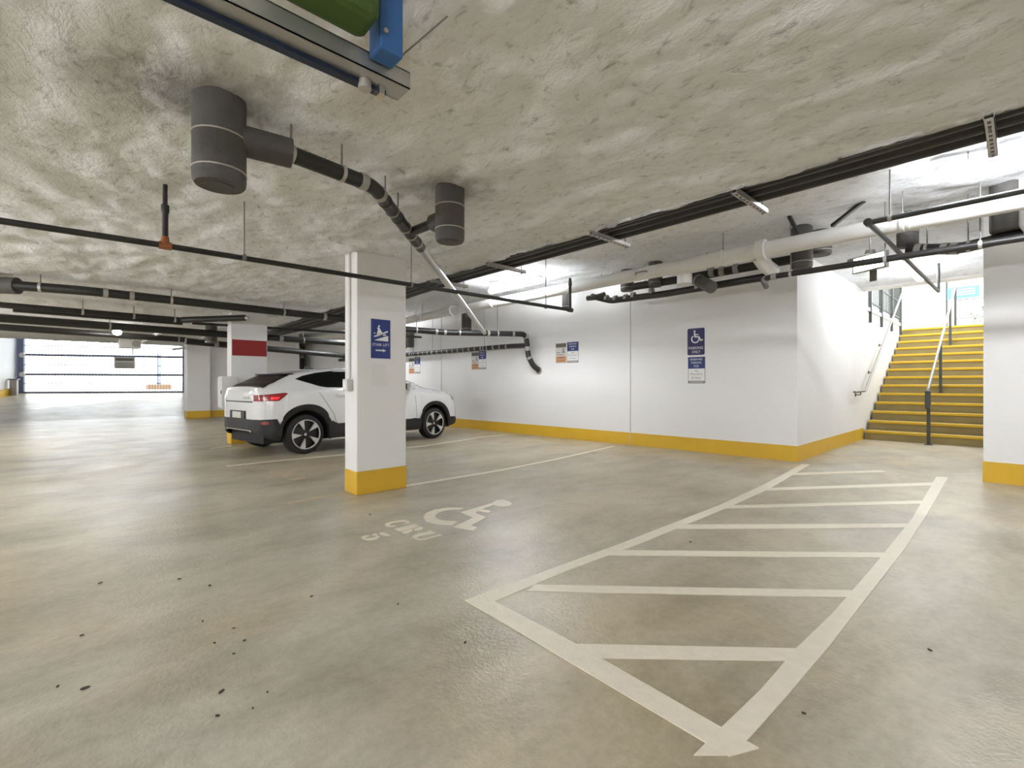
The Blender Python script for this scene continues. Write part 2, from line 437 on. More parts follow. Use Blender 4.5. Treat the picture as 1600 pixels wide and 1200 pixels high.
def zlow(X, Y):
    Z = ZLOW + lumps(X, Y, .05)
    return np.maximum(Z, ZLOW - .05)
xs = np.concatenate([np.arange(XW, -9, .16), np.arange(-9, -5, .07), np.arange(-5, .6, .033), np.arange(.6, XE + .21, .2)])
ys = np.concatenate([np.arange(YS, -1.2, .22), np.arange(-1.2, -.2, .06), np.arange(-.2, YEDGE, .033), [YEDGE]])
X, Y = np.meshgrid(xs, ys, indexing='ij')
me = grid_mesh(xs, ys, zlow)
# ragged lip at the edge, turned up to the higher ceiling
bm = bmesh.new(); bm.from_mesh(me); bm.verts.ensure_lookup_table()
ny = len(ys); edge = [bm.verts[i * ny + ny - 1] for i in range(len(xs))]
rag = (fbm(xs * 4.5, xs * 0 + 5.5, 31, 5) - .45) * .24
prev = None
for i, v in enumerate(edge):
    v.co.y += rag[i]; v.co.z = ZLOW - .015 + rag[i] * .1
    u = bm.verts.new((v.co.x, v.co.y + .015, ZLOW + .07)); w = bm.verts.new((v.co.x, v.co.y + .01, ZHI + .2))
    if prev: bm.faces.new((prev[0], v, u, prev[1])); bm.faces.new((prev[1], u, w, prev[2]))
    prev = (v, u, w)
bmesh.ops.recalc_face_normals(bm, faces=bm.faces); bm.to_mesh(me); bm.free(); me.shade_smooth()
o = obj('ceiling', me, M_FLUFF); o['kind'] = 'structure'
# upper ceiling beyond the conduit rack and over the stair lobby
def zhigh(X, Y): return np.maximum(ZHI + lumps(X + 40, Y, .045), ZHI - .045)
xs2 = np.concatenate([np.arange(-21, -8, .18), np.arange(-8, -2.2, .07), np.arange(-2.2, 1.0, .045), np.arange(1.0, XE + .21, .25)])
ys2 = np.concatenate([np.arange(YEDGE - .12, 11.6, .06), [11.62]])
o = obj('ceiling_upper', grid_mesh(xs2, ys2, zhigh), M_FLUFF); o['kind'] = 'structure'
mb = MB(); mb.box((XS0, 11.58, ZHI - .03), (XS1, 11.9, 3.7)); struct('trim_2', mb, M_WALL)

# ================================================================== COLUMNS
def column(x0, x1, y0, y1, label, red=None, top=ZLOW + .03):
    t = thing('concrete_column', label, 'column', ((x0 + x1) / 2, (y0 + y1) / 2, 0), 'white columns with yellow painted feet')
    mb = MB(); mb.box((x0, y0, BH - .01), (x1, y1, top)); obj('shaft', mb, M_WALL, t, bevel=.008)
    mb = MB(); mb.box((x0 - .004, y0 - .004, 0), (x1 + .004, y1 + .004, BH + .015)); obj('painted_foot', mb, M_YEL, t, bevel=.008)
    if red:
        mb = MB(); mb.box((x1, y0 + .015, red[0]), (x1 + .006, y1 - .012, red[1])); obj('red_band', mb, M_RED, t)
    return t
column(-4.80, -4.51, 2.045, 2.60, 'white rectangular column carrying the blue stair lift sign')
column(-10.30, -9.98, 2.08, 2.70, 'white column with a red painted band, behind the car', red=(1.655, 1.955))
column(-18.95, -18.3, 2.57, 3.2, 'far white column at the foot of the gate ramp')
# corner strip and switch box on the near column
t = thing('surface_conduit', 'thin white surface conduit with switch box on the near column', 'conduit', (-4.66, 2.03, 0))
mb = MB(); mb.tube([(-4.66, 2.03, 1.06), (-4.66, 2.03, ZLOW)], .013, 10); obj('conduit_tube', mb, M_WALL, t, True)
mb = MB(); mb.box((-4.72, 1.985, 1.05), (-4.60, 2.045, 1.17)); sb_ = obj('switch_box', mb, M_GREYBOX, t, bevel=.006)
mb = MB(); mb.box((-4.70, 1.98, 1.07), (-4.62, 1.986, 1.15)); obj('cover_plate', mb, M_WALL, sb_)
# grey electrical cabinet on the far side of the red banded column
t = thing('electrical_cabinet', 'pale grey electrical cabinet fixed to the red banded column', 'cabinet', (-10.14, 1.95, .7))
p = PY(352, 588, 1.93); q = PY(352, 637, 1.93)
mb = MB(); mb.box((p.x - .20, 1.86, q.z), (p.x + .17, 2.08, p.z)); obj('cabinet_body', mb, M_GREYBOX, t, bevel=.006)
mb = MB(); mb.box((p.x - .18, 1.848, q.z + .02), (p.x + .15, 1.86, p.z - .02)); dd = obj('cabinet_door', mb, M_GREYBOX, t, bevel=.004)
mb = MB(); mb.box((p.x + .10, 1.835, (p.z + q.z) / 2 - .03), (p.x + .13, 1.848, (p.z + q.z) / 2 + .03)); obj('latch', mb, M_ROD, dd)

# ================================================================== STAIR
NS = 14; RIS = .185; TRD = .345; YST = 11.72
stair = thing('staircase', 'concrete staircase with bright yellow nosings climbing to daylight', 'stairs', (-1.23, YST, 0))
sx0, sx1 = XS0 + .03, XS1 - .002
for i in range(NS):
    y0 = YST + i * TRD
    mb = MB(); mb.box((sx0, y0 + .02, i * RIS), (sx1, YST + NS * TRD + .3, (i + 1) * RIS - .004)); s_ = obj('step', mb, M_STEP, stair)
    mb = MB(); mb.box((sx0, y0, (i + 1) * RIS - .052), (sx1, y0 + .075, (i + 1) * RIS)); obj('nosing', mb, M_NOSE, s_, bevel=.008)
ZT = NS * RIS
YT = YST + NS * TRD + .3
def tube_obj(name, pts, r, m, parent, seg=12):
    mb = MB(); mb.tube(pts, r, seg); return obj(name, mb, m, parent, True)
# handrail on the wall
t = thing('wall_handrail', 'grey tubular handrail bracketed to the white stair wall', 'handrail', (-2.08, 11.0, 0))
RX = -2.09
hp = [PX(1335, 612.5, RX), PX(1352, 611, RX), PX(1412, 452, RX)]
hp[2] = hp[1] + (hp[2] - hp[1]) * 1.02
tube_obj('rail', fillet(hp, .12), .021, M_RAILG, t)
for px, py in ((1345, 618), (1365, 570), (1381, 528), (1397, 492)):
    pp = PX(px, py, RX)
    f = (pp.y - hp[1].y) / (hp[2].y - hp[1].y); rz = hp[1].z + max(0, f) * (hp[2].z - hp[1].z)
    b_ = tube_obj('bracket', fillet([(RX, pp.y, rz - .015), (RX, pp.y, rz - .07), (XS0 + .004, pp.y, rz - .07)], .02), .009, M_RAILP, t, 8)
    mb = MB(); mb.tube([(XS0 + .001, pp.y, rz - .07), (XS0 + .012, pp.y, rz - .07)], .035, 14); obj('wall_flange', mb, M_RAILP, b_, True)
# handrail in the middle of the flight
RX = -1.15
t = thing('centre_handrail', 'steel handrail on dark posts down the middle of the stairs', 'handrail', (RX, 11.45, 0))
foot = PZ(1451, 695); ptop = PX(1449, 610, RX); up1 = PX(1493, 447, RX)
yf = 11.42; zf_ = 1.0
def rail_z(y): return zf_ + (y - yf) * (up1.z - zf_) / (up1.y - yf)
tube_obj('rail', fillet([(RX, yf, .70), (RX, yf - .02, zf_), (RX, up1.y, up1.z), (RX, up1.y + .35, up1.z)], .1), .022, M_RAILG, t)
for y, z0 in ((11.5, 0), (13.40, 5 * RIS), (15.42, 11 * RIS), (16.75, ZT)):
    mb = MB(); mb.box((RX - .024, y - .024, z0), (RX + .024, y + .024, rail_z(y) - .01)); po = obj('post', mb, M_RAILP, t, bevel=.004)
    mb = MB(); mb.box((RX - .055, y - .055, z0), (RX + .055, y + .055, z0 + .012)); obj('base_plate', mb, M_RAILP, po)
mb = MB(); mb.box((RX - .04, yf - .065, .66), (RX + .04, yf + .025, 1.0)); obj('call_box', mb, M_RAILP, t, bevel=.02)
# fence standing on the parapet of the stair wall
t = thing('parapet_fence', 'black metal picket fence on the stair wall parapet', 'fence', (XS0, 14, 2.7))
FX = XS0 + .01
for y in (12.32, 13.5, 14.75, 16.0):
    mb = MB(); mb.box((FX - .028, y - .028, 2.42), (FX + .028 + .01, y + .028, 3.75)); obj('fence_post', mb, M_RAILP, t)
for z in (2.86, 3.28, 3.68):
    mb = MB(); mb.box((FX - .012, 12.3, z - .014), (FX + .012, 16.05, z + .014)); obj('fence_rail', mb, M_RAILP, t)
for k in range(1, 36):
    y = 12.32 + k * .105
    if min(abs(y - q) for q in (12.32, 13.5, 14.75, 16.0)) < .03: continue
    mb = MB(); mb.tube([(FX, y, 2.80), (FX, y, 3.75)], .008, 6); obj('picket', mb, M_RAILP, t)
# outside, at the head of the stairs
mb = MB(); mb.box((-14, YT - .02, ZT - .4), (10, 40, ZT - .004)); struct('ground_outside', mb, M_GROUT)
mb = MB(); mb.box((-14, 11.7, 2.2), (XS0 - .33, 40, 2.5)); struct('ground_terrace', mb, M_GROUT)
mb = MB(); mb.box((-2.5, 18.6, ZT - .01), (-1.95, 24.0, 6.0)); mb.box((-2.5, 23.6, ZT - .01), (-1.05, 24.0, 6.0))
struct('wall_outside', mb, M_WALL)
t = thing('street_railing', 'slim grey railing at the head of the stairs', 'railing', (-.7, 19, ZT))
for z in (ZT + .45, ZT + 1.0):
    mb = MB(); mb.box((-1.3, 18.98, z - .015), (1.6, 19.02, z + .015)); obj('rail', mb, M_RAILG, t)
for x in (-1.3, -.35, .6, 1.55):
    mb = MB(); mb.box((x - .02, 18.98, ZT - .01), (x + .02, 19.02, ZT + 1.03)); obj('post', mb, M_RAILG, t)
t = thing('street_sign', 'small blue sign on a post at the head of the stairs', 'sign', (-.95, 18.2, ZT))
c = PY(1505, 457, 18.2)
mb = MB(); mb.box((c.x - .33, 18.18, c.z - .16), (c.x + .33, 18.2, c.z + .16)); pn = obj('sign_panel', mb, mat('pale_sign_blue', (.12, .25, .75), .5), t)
mb = MB()
for k in range(3): mb.box((c.x - .24, 18.174, c.z + .07 - k * .07), (c.x + .24, 18.18, c.z + .10 - k * .07))
obj('lettering_lines', mb, M_SWHITE, pn)
mb = MB(); mb.box((c.x - .36, 18.2, ZT - .01), (c.x - .32, 18.24, c.z + .5)); obj('sign_post', mb, M_RAILP, t)
def shrub(x, y, z, r, label):
    t = thing('leafy_shrub', label, 'shrub', (x, y, z), 'shrubs beyond the stairs')
    mb = MB(); mb.tube([(x, y, z - .02), (x, y, z + r * .9)], [.03, .012], 6); obj('stem', mb, M_PLANTER, t)
    mb = MB()
    for k in range(260):
        a = random.uniform(0, 6.28); e = math.acos(random.uniform(-1, 1)); rr = r * random.uniform(.45, 1)
        c = Vector((x + rr * math.sin(e) * math.cos(a), y + rr * math.sin(e) * math.sin(a), z + r + rr * math.cos(e)))
        d = Vector((random.uniform(-1, 1), random.uniform(-1, 1), random.uniform(-.6, 1))).normalized(); s = d.cross(Vector((.3, .2, 1))).normalized() * .025
        mb.add([c, c + d * .06 + s, c + d * .13, c + d * .06 - s], [(0, 1, 2, 3)])
    o = obj('foliage', mb, M_LEAF, t); o['kind'] = 'stuff'
shrub(-.6, 20.2, ZT, .5, 'green shrub behind the railing, left of the pair')
shrub(.4, 20.4, ZT, .55, 'green shrub behind the railing, right of the pair')

# ================================================================== FLOOR MARKINGS
PT = .003
def marking(name, mb, label, cat, m=M_LINE, group=None): return tag(obj(name, mb, m), label, cat, group)
def line_px(pts, w):
    P = [PZ(*p) for p in pts]; A = []; B = []
    for i, p in enumerate(P):
        d = (P[min(i + 1, len(P) - 1)] - P[max(i - 1, 0)]).normalized(); n = Vector((-d.y, d.x, 0)) * w / 2
        A.append(p + n); B.append(p - n)
    mb = MB(); return mb.strip(A, B, PT)
marking('stall_line', line_px([(354, 728.4), (424, 721), (539, 710.3), (660, 697), (705, 690.5), (753.7, 683), (791, 678.7)], .075),
        'thin painted stall line just beside the white car', 'road marking', group='painted stall lines')
marking('stall_line', line_px([(625, 761), (660, 755), (776, 736), (866, 718.4), (960, 697)], .075),
        'thin painted stall line running from the near column to the wall', 'road marking', group='painted stall lines')
marking('stall_line', line_px([(452, 786.6), (509, 776), (538, 773)], .07), 'worn stub of stall line left of the near column', 'road marking', M_LINEF, group='painted stall lines')
marking('stall_line', line_px([(330, 701), (362, 696.5)], .075), 'short painted stall line at the foot of the red banded column', 'road marking', group='painted stall lines')
hz = thing('hatched_zone', 'cream painted hatched access zone leading to the stairs', 'road marking', (-1.3, 4.5, 0))
def quad_px(q):
    P = [PZ(*p) for p in q]; mb = MB(); return mb.strip([P[0], P[1]], [P[3], P[2]], PT)
def z5(q): return [(1080 + a * .3668, 700 + b * .3668) for a, b in q]
def z6(q): return [(800 + a * .5, 700 + b * .5) for a, b in q]
rungs = [z5([(440, 108), (810, 95), (838, 103), (430, 118)]), z5([(330, 172), (1035, 146), (1028, 160), (300, 183)]),
         z5([(190, 246), (985, 224), (972, 238), (155, 259)]), z6([(555, 240), (1232, 237), (1215, 250), (520, 254)]),
         z6([(345, 320), (1168, 328), (1150, 344), (310, 336)]), z6([(100, 428), (1060, 446), (1028, 468), (75, 448)]),
         z6([(165, 612), (892, 628), (852, 667), (245, 657)])]
rungs = [[(q[0][0] - 14, q[0][1]), (q[1][0] + (12 if i else 0), q[1][1]), (q[2][0] + (12 if i else 0), q[2][1]), (q[3][0] - 14, q[3][1])] for i, q in enumerate(rungs)]
for q in rungs: obj('rung', quad_px(q), M_LINE, hz)
def strip_px(a, b, e=.0006):
    mb = MB(); return mb.strip([PZ(*p) for p in a], [PZ(*p) for p in b], PT + e)
obj('long_edge', strip_px([(726, 939), (850, 893.5), (972, 849), (1123, 790), (1190.6, 759), (1253, 725.5)],
                          [(765, 944), (884, 893), (1000, 850), (1140, 792), (1204, 763), (1266, 726)]), M_LINE, hz)
obj('long_edge', strip_px([(1463, 745), (1425, 811), (1360, 891), (1300, 960), (1244, 1014), (1190, 1077), (1130, 1135), (1084, 1181)],
                          [(1481.7, 746), (1449, 803), (1413.8, 858), (1351.4, 938.4), (1297, 1009), (1241.4, 1074), (1188, 1135), (1146, 1181)]), M_LINE, hz)
obj('short_edge', strip_px([(726, 939), (849, 1011), (930, 1059), (1053, 1132), (1139, 1183)], [(768, 938), (880, 996), (985, 1056), (1122, 1135), (1186, 1170)], .0014), M_LINE, hz)
# wheelchair symbol
def zs(q): return [(540 + a * .1875, 760 + b * .1875) for a, b in q]
t = thing('wheelchair_marking', 'faded painted wheelchair symbol on the stall floor', 'road marking', PZ(735, 805))
out_ = zs([(990, 180), (860, 178), (740, 196), (668, 225), (648, 256), (666, 290), (740, 313), (830, 322), (884, 322), (932, 294)])
in_ = zs([(950, 196), (880, 196), (815, 205), (768, 222), (745, 248), (757, 268), (790, 281), (830, 288), (868, 291), (895, 292)])
obj('wheel_ring', strip_px(out_, in_), M_LINE, t)
def poly_px(q, h=PT):
    P = [PZ(*p) for p in q]; mb = MB(); return mb.prism([(p.x, p.y) for p in P], (0, 0, 0), (1, 0, 0), (0, 1, 0), h)
obj('body_shape', poly_px(zs([(958, 218), (1160, 158), (1225, 140), (1235, 158), (1135, 192), (1215, 206), (1196, 222), (1100, 208), (1082, 224), (1172, 260), (1048, 328), (1102, 345), (1060, 371), (900, 341), (1060, 262)])), M_LINE, t)
obj('head_shape', poly_px(zs([(1225, 136), (1262, 116), (1310, 111), (1360, 125), (1390, 146), (1372, 166), (1310, 172), (1262, 165), (1238, 158)])), M_LINE, t)
# stencilled letters
def zl(q): return [(555 + a * .09375, 800 + b * .09375) for a, b in q]
t = thing('stall_lettering', 'stencilled letters CRU painted below the wheelchair symbol', 'road marking', PZ(645, 828))
obj('letter_c', strip_px(zl([(920, 188), (885, 155), (830, 138), (720, 146), (600, 168), (510, 195), (493, 215), (525, 243), (590, 252), (650, 248), (690, 232)]),
                         zl([(800, 208), (865, 182), (835, 165), (740, 170), (650, 184), (590, 200), (570, 213), (578, 228), (605, 235), (645, 236), (688, 230)])), M_LINE, t)
def polys_px(qs):
    m = MB()
    for q in qs: k = poly_px(zl(q)); m.add(k.v, k.f)
    return m
obj('letter_r', polys_px([[(650, 285), (735, 270), (940, 215), (1000, 205), (1070, 245), (960, 270), (800, 315), (740, 325)], [(1085, 248), (1125, 255), (1132, 280), (1090, 305), (1000, 312), (965, 290), (1050, 270)],
                          [(770, 340), (850, 310), (930, 290), (960, 297), (945, 328), (890, 345), (880, 362), (810, 360)]]), M_LINE, t)
m_ = polys_px([[(960, 400), (1050, 365), (1200, 335), (1250, 315), (1350, 355), (1300, 365), (1150, 390), (1060, 410), (1020, 435), (1010, 450), (960, 425)]])
k_ = strip_px(zl([(1008, 449), (1040, 468), (1110, 470), (1200, 455), (1300, 425), (1380, 405), (1445, 402)]), zl([(1020, 440), (1060, 455), (1110, 457), (1190, 443), (1290, 413), (1370, 390), (1410, 375)]), .0)
m_.add(k_.v, k_.f); obj('letter_u', m_, M_LINE, t)
t = thing('stall_numeral', 'stencilled numeral 5 painted beside the letters CRU', 'road marking', PZ(587, 840))
obj('numeral_bowl', strip_px(zl([(245, 400), (170, 395), (100, 425), (130, 455), (190, 478), (270, 478), (360, 460), (410, 425), (395, 400)]), zl([(245, 405), (200, 415), (150, 432), (160, 440), (210, 445), (290, 435), (340, 420), (350, 405), (345, 395)])), M_LINE, t)
obj('numeral_flag', polys_px([[(275, 380), (350, 362), (370, 385), (300, 395)], [(395, 355), (480, 342), (525, 370), (590, 395), (520, 402), (440, 388)]]), M_LINE, t)
# worn lettering in the next stall
t = thing('worn_lettering', 'almost worn away orange lettering in the stall beside the car', 'road marking', PZ(452, 744))
for a in ([(432, 741), (447, 737.5), (452, 738.5), (436, 743)], [(443, 744), (458, 739), (463, 740), (447, 746)], [(450, 750), (465, 746), (477, 746), (478, 748), (458, 751)]):
    obj('worn_stroke', poly_px(a), M_LINEF, t)
# bits of debris on the slab
spots = [(157, 911, 5), (128, 993, 4), (132, 1076, 9), (90, 1073, 4), (346, 1081, 8), (280, 905, 4), (328, 915, 5), (487, 932, 3.5), (340, 1119, 6), (418, 1082, 3.5), (382, 1001, 4), (365, 1022, 3), (395, 1107, 3), (622, 944, 3), (578, 804, 3), (727, 1004, 5), (826, 969, 3.5), (1453, 1016, 5), (1256, 1115, 5), (1079, 847, 3), (317, 971, 3.5), (335, 1005, 3), (365, 982, 3)]
for k, (x, y, s) in enumerate(spots):
    c = PZ(x, y); sc = s * .5 * EYE / (y - 600) * 1.0; sc = s * EYE / (y - 600) * .55; a = random.uniform(0, 3.14)
    pts = []
    for j in range(7):
        an = j / 7 * 6.283; r = sc * random.uniform(.7, 1.1)
        u, v = r * math.cos(an) * 1.35, r * math.sin(an) * .75
        pts.append((c.x + u * math.cos(a) - v * math.sin(a), c.y + u * math.sin(a) + v * math.cos(a)))
    mb = MB(); mb.prism(pts, (0, 0, 0), (1, 0, 0), (0, 1, 0), .004)
    tag(obj('debris_bit', mb, M_DEBRIS), 'tiny dark leaf scrap lying on the bare garage floor', 'debris', 'dark scraps scattered on the floor')

# ================================================================== SIGNS
WUX = Vector((1, .052, 0)).normalized(); WUZ = Vector((0, 0, 1)); WN = WUX.cross(WUZ).normalized()
def PW(px, py):
    p = PY(px, py, 7.4)
    for _ in range(6): p = PY(px, py, wall_y(p.x))
    return p
def rect(a, b, c, d): return [(a, b), (c, b), (c, d), (a, d)]
def rrect(w, h, r, n=4):
    P = []
    for cx, cy, a in ((w - r, r, -90), (w - r, h - r, 0), (r, h - r, 90), (r, r, 180)): P += arc(cx, cy, r, a, a + 90, n)
    return P
def flat(polys, o, ux, uy, z, h=.0012):
    mb = MB(); n = Vector(ux).cross(Vector(uy)).normalized()
    for q in polys: mb.prism(q, Vector(o) + n * z, ux, uy, h)
    return mb
def letters(parent, txt, o, ux, uy, x, y, w, h, m, z=.0066, name='lettering'):
    n = Vector(ux).cross(Vector(uy)).normalized()
    return obj(name, text_mesh(txt, Vector(o) + Vector(ux) * x + Vector(uy) * y + n * z, ux, uy, w, h), m, parent)
def wheelchair_polys(x, y, s):
    P = []
    P += [[(x + s * (.30 + a * .001), y + s * (b * .001)) for a, b in arc(60, 930, 75, 0, 360, 12)[:-1]]]
    P += stroke([(x + s * .36, y + s * .84), (x + s * .38, y + s * .48)], s * .11)
    P += stroke([(x + s * .38, y + s * .48), (x + s * .70, y + s * .47), (x + s * .86, y + s * .18), (x + s * 1.02, y + s * .23)], s * .11)
    P += stroke([(x + s * .38, y + s * .66), (x + s * .66, y + s * .64)], s * .08)
    P += stroke([(x + s * a, y + s * b) for a, b in arc(.42, .32, .29, 128, 372, 18)], s * .09)
    return P
# stair lift sign on the near column
SX = -4.51
so = Vector((SX, 2.195, 1.385)); ux = Vector((0, 1, 0)); uz = Vector((0, 0, 1))
t = thing('stair_lift_sign', 'blue stair lift sign with arrow on the near column', 'sign', so)
w_, h_ = .215, .405
obj('sign_panel', flat([rect(0, 0, w_, h_)], so, ux, uz, 0, .006), M_SBLUE, t)
P = stroke([(.03, .225), (.075, .237), (.185, .285)], .014) + stroke([(.03, .255), (.045, .262)], .012)
P += [[(.06, .245), (.075, .30), (.062, .315), (.078, .322), (.085, .325), (.10, .30), (.118, .275), (.125, .258), (.105, .25), (.085, .24)]]
P += [[(a, b) for a, b in arc(.086, .334, .011, 0, 360, 10)[:-1]]]
P += stroke([(.13, .242), (.165, .250)], .012)
P += [[(.035, .185), (.19, .18), (.19, .235), (.175, .238), (.06, .196)]]
obj('pictogram', flat(P, so, ux, uz, .0062), M_SWHITE, t)
letters(t, 'STAIR LIFT', so, ux, uz, .012, .128, .19, .028, M_SWHITE)
obj('arrow', flat([rect(.048, .076, .135, .090), [(.130, .066), (.165, .083), (.130, .100)]], so, ux, uz, .0062), M_SWHITE, t)
p = Vector((SX, 2.20, 1.10))
mb = flat([[(0, 0), (.19, -.005), (.155, .22), (.09, .235), (.01, .23)]], p, ux, uz, 0, .0012)
tag(obj('paper_remnant', mb, M_PAPER), 'faint torn paper remnant stuck below the blue stair lift sign', 'paper')
# accessible parking sign and reserved sign on the wall
o = PW(1074.4, 555.3); w_ = .285; h_ = PW(1074.4, 514).z - o.z
t = thing('parking_only_sign', 'dark blue wheelchair parking only sign, upper of the stacked pair', 'sign', o)
obj('sign_panel', flat([rrect(w_, h_, .025)], o, WUX, WUZ, 0, .006), M_SNAVY, t)
obj('wheelchair_symbol', flat(wheelchair_polys(.045, .20, .21), o, WUX, WUZ, .0062), M_SWHITE, t)
letters(t, 'PARKING', o, WUX, WUZ, .022, .095, .24, .045, M_SWHITE)
letters(t, 'ONLY', o, WUX, WUZ, .075, .03, .14, .045, M_SWHITE)
def reserved(o, w, h, label, group=None, red=False):
    t = thing('reserved_parking_sign', label, 'sign', o, group)
    obj('sign_panel', flat([rect(0, 0, w, h)], o, WUX, WUZ, 0, .006), M_SWHITE, t)
    obj('blue_header', flat([rect(0, h * .56, w, h)], o, WUX, WUZ, .006, .0012), M_SNAVY2, t)
    obj('grey_footer', flat([rect(0, 0, w, h * .095)], o, WUX, WUZ, .006, .0012), M_SGREY, t)
    obj('border', flat([rect(0, h * .09, w * .02, h * .56), rect(w * .98, h * .09, w, h * .56)], o, WUX, WUZ, .006, .0012), M_SGREY, t)
    for txt, x, y, ww, hh, m in (('RESERVED', .13, .87, .72, .075, M_SWHITE), ('PARKING', .19, .745, .6, .075, M_SWHITE), ('FOR', .36, .61, .28, .085, M_SWHITE),
                                 ('NH', .41, .44, .18, .06, M_RED if red else M_SGREY), ('Pharmacy', .15, .305, .7, .085, M_SGREY), ('& Clinic', .22, .175, .55, .07, M_SGREY)):
        letters(t, txt, o, WUX, WUZ, x * w, y * h, ww * w, hh * h, m, .0085)
    obj('footer_line', flat([rect(w * .1, h * .035, w * .9, h * .06)], o, WUX, WUZ, .0085, .001), M_SCREAM, t)
o = PW(1075.3, 599); reserved(o, .285, PW(1075.3, 558.3).z - o.z, 'blue and white reserved parking sign, lower of the stacked pair')
def tow_sign(o, w, h, label):
    t = thing('towing_notice', label, 'sign', o, 'cream and orange towing notices')
    obj('sign_panel', flat([rect(0, 0, w, h)], o, WUX, WUZ, 0, .006), M_SCREAM, t)
    obj('olive_header', flat([rect(.03 * w, .78 * h, .97 * w, .97 * h)], o, WUX, WUZ, .006, .001), M_SOLIVE, t)
    obj('tow_hook_icon', flat([[(.58 * w, .50 * h), (.86 * w, .50 * h), (.80 * w, .60 * h), (.74 * w, .74 * h), (.68 * w, .74 * h), (.64 * w, .58 * h)], rect(.08 * w, .50 * h, .42 * w, .54 * h)], o, WUX, WUZ, .006, .001), M_SGREY, t)
    obj('orange_block', flat([rect(.03 * w, .03 * h, .97 * w, .34 * h)], o, WUX, WUZ, .006, .001), M_SORANGE, t)
    obj('print_lines', flat([rect(.1 * w, .40 * h, .75 * w, .43 * h), rect(.18 * w, .25 * h, .8 * w, .29 * h), rect(.14 * w, .10 * h, .86 * w, .13 * h)], o, WUX, WUZ, .0072, .001), M_SOLIVE, t)
for (xa, xb, yb, wh, desc) in ((868.5, 886.5, 567.8, (.285, .42), 'nearest the accessible stall'), (737, 748.3, 578, (.27, .44), 'right of the lone wall joint, above a bare stall'), (639, 648, 584.3, (.28, .46), 'beside the near column edge, farthest along the wall')):
    d = {868.5: 'right of the down pipe', 737: 'under the striped pipe left of the elbow', 639: 'beside the near column, farthest along the wall'}[xa]
    o = PW(xa, yb); tow_sign(o, wh[0], wh[1], 'cream and orange towing notice ' + d)
    o = PW(xb, yb - .9); reserved(o, wh[0], wh[1], 'small blue and white reserved sign ' + d, 'reserved signs beside the towing notices', True)

# ================================================================== PIPES
def seg_pt(pts, s, f):
    a, b = Vector(pts[s]), Vector(pts[s + 1]); return a.lerp(b, f), (b - a).normalized()
def add_coupling(t, p, d, r, ln, m, name='coupling'):
    mb = MB(); mb.tube([p - d * ln / 2, p + d * ln / 2], r, 16); return obj(name, mb, m, t, True)
def add_hanger(t, p, r, zc, rodr=.006, strap=M_BAND, d=None, width=.028):
    d = Vector((1, 0, 0)) if d is None else d
    hd = Vector((d.x, d.y, 0)).normalized()
    mb = MB(); mb.tube([p - hd * width / 2, p + hd * width / 2], r + .006, 16)
    h = obj('hanger', mb, strap, t, True)
    mb = MB(); mb.tube([(p.x, p.y, p.z + r), (p.x, p.y, zc)], rodr, 8); obj('hanger_rod', mb, M_ROD, h, True)
def pipe_run(name, label, cat, pts, r, m, couplings=(), hangers=(), zc=ZLOW, bend=.12, group=None, cm=M_TAPE, seg=14, cl=.07, main='pipe'):
    pts = [Vector(p) for p in pts]
    t = thing(name, label, cat, pts[0], group)
    mb = MB(); mb.tube(fillet(pts, bend), r, seg); obj(main, mb, m, t, True, angle=50)
    for s, f in couplings:
        p, d = seg_pt(pts, s, f); add_coupling(t, p, d, r + .007, cl, cm)
    for s, f in hangers:
        p, d = seg_pt(pts, s, f); add_hanger(t, p, r, zc, d=d)
    return t
def can(name, label, x, y, z0, z1, r, m=M_GREYI, bands=(.33, .85), group='wrapped drain bodies hanging from the ceiling', parent=None):
    t = thing(name, label, 'drain', (x, y, z1), group) if parent is None else parent
    mb = MB(); mb.tube([(x, y, z1), (x, y, z0 + .03), (x, y, z0 + .012), (x, y, z0)], [r, r, r * .98, r * .9], 24); o = obj('wrapped_body', mb, m, t, True)
    for f in bands:
        z = z0 + (z1 - z0) * (1 - f); mb = MB(); mb.tube([(x, y, z - .0035), (x, y, z + .0035)], r + .003, 24); obj('strap', mb, M_BAND, o, True)
    mb = MB(); mb.tube([(x, y, z0 - .004), (x, y, z0 + .01)], r * .55, 18); obj('end_cap', mb, M_DARKM, o, True)
    return t
# big drain body and its branch, near the camera
c1 = PZ(343, 158, ZLOW); d1 = (c1 - CAM).dot(FWD)
zb = EYE + (600 - 291) * d1 / FPX
t = can('ceiling_drain', 'large grey wrapped drain body hanging nearest the camera', c1.x, c1.y, zb, ZLOW + .05, .112, bands=(.50, .86))
q0 = Vector((c1.x, c1.y, 2.30)); q1 = PZ(455, 240, 2.30)
mb = MB(); mb.tube([q0 + (q1 - q0).normalized() * .08, q1], [.072, .072], 18); sl = obj('branch_sleeve', mb, M_GREYI, t, True)
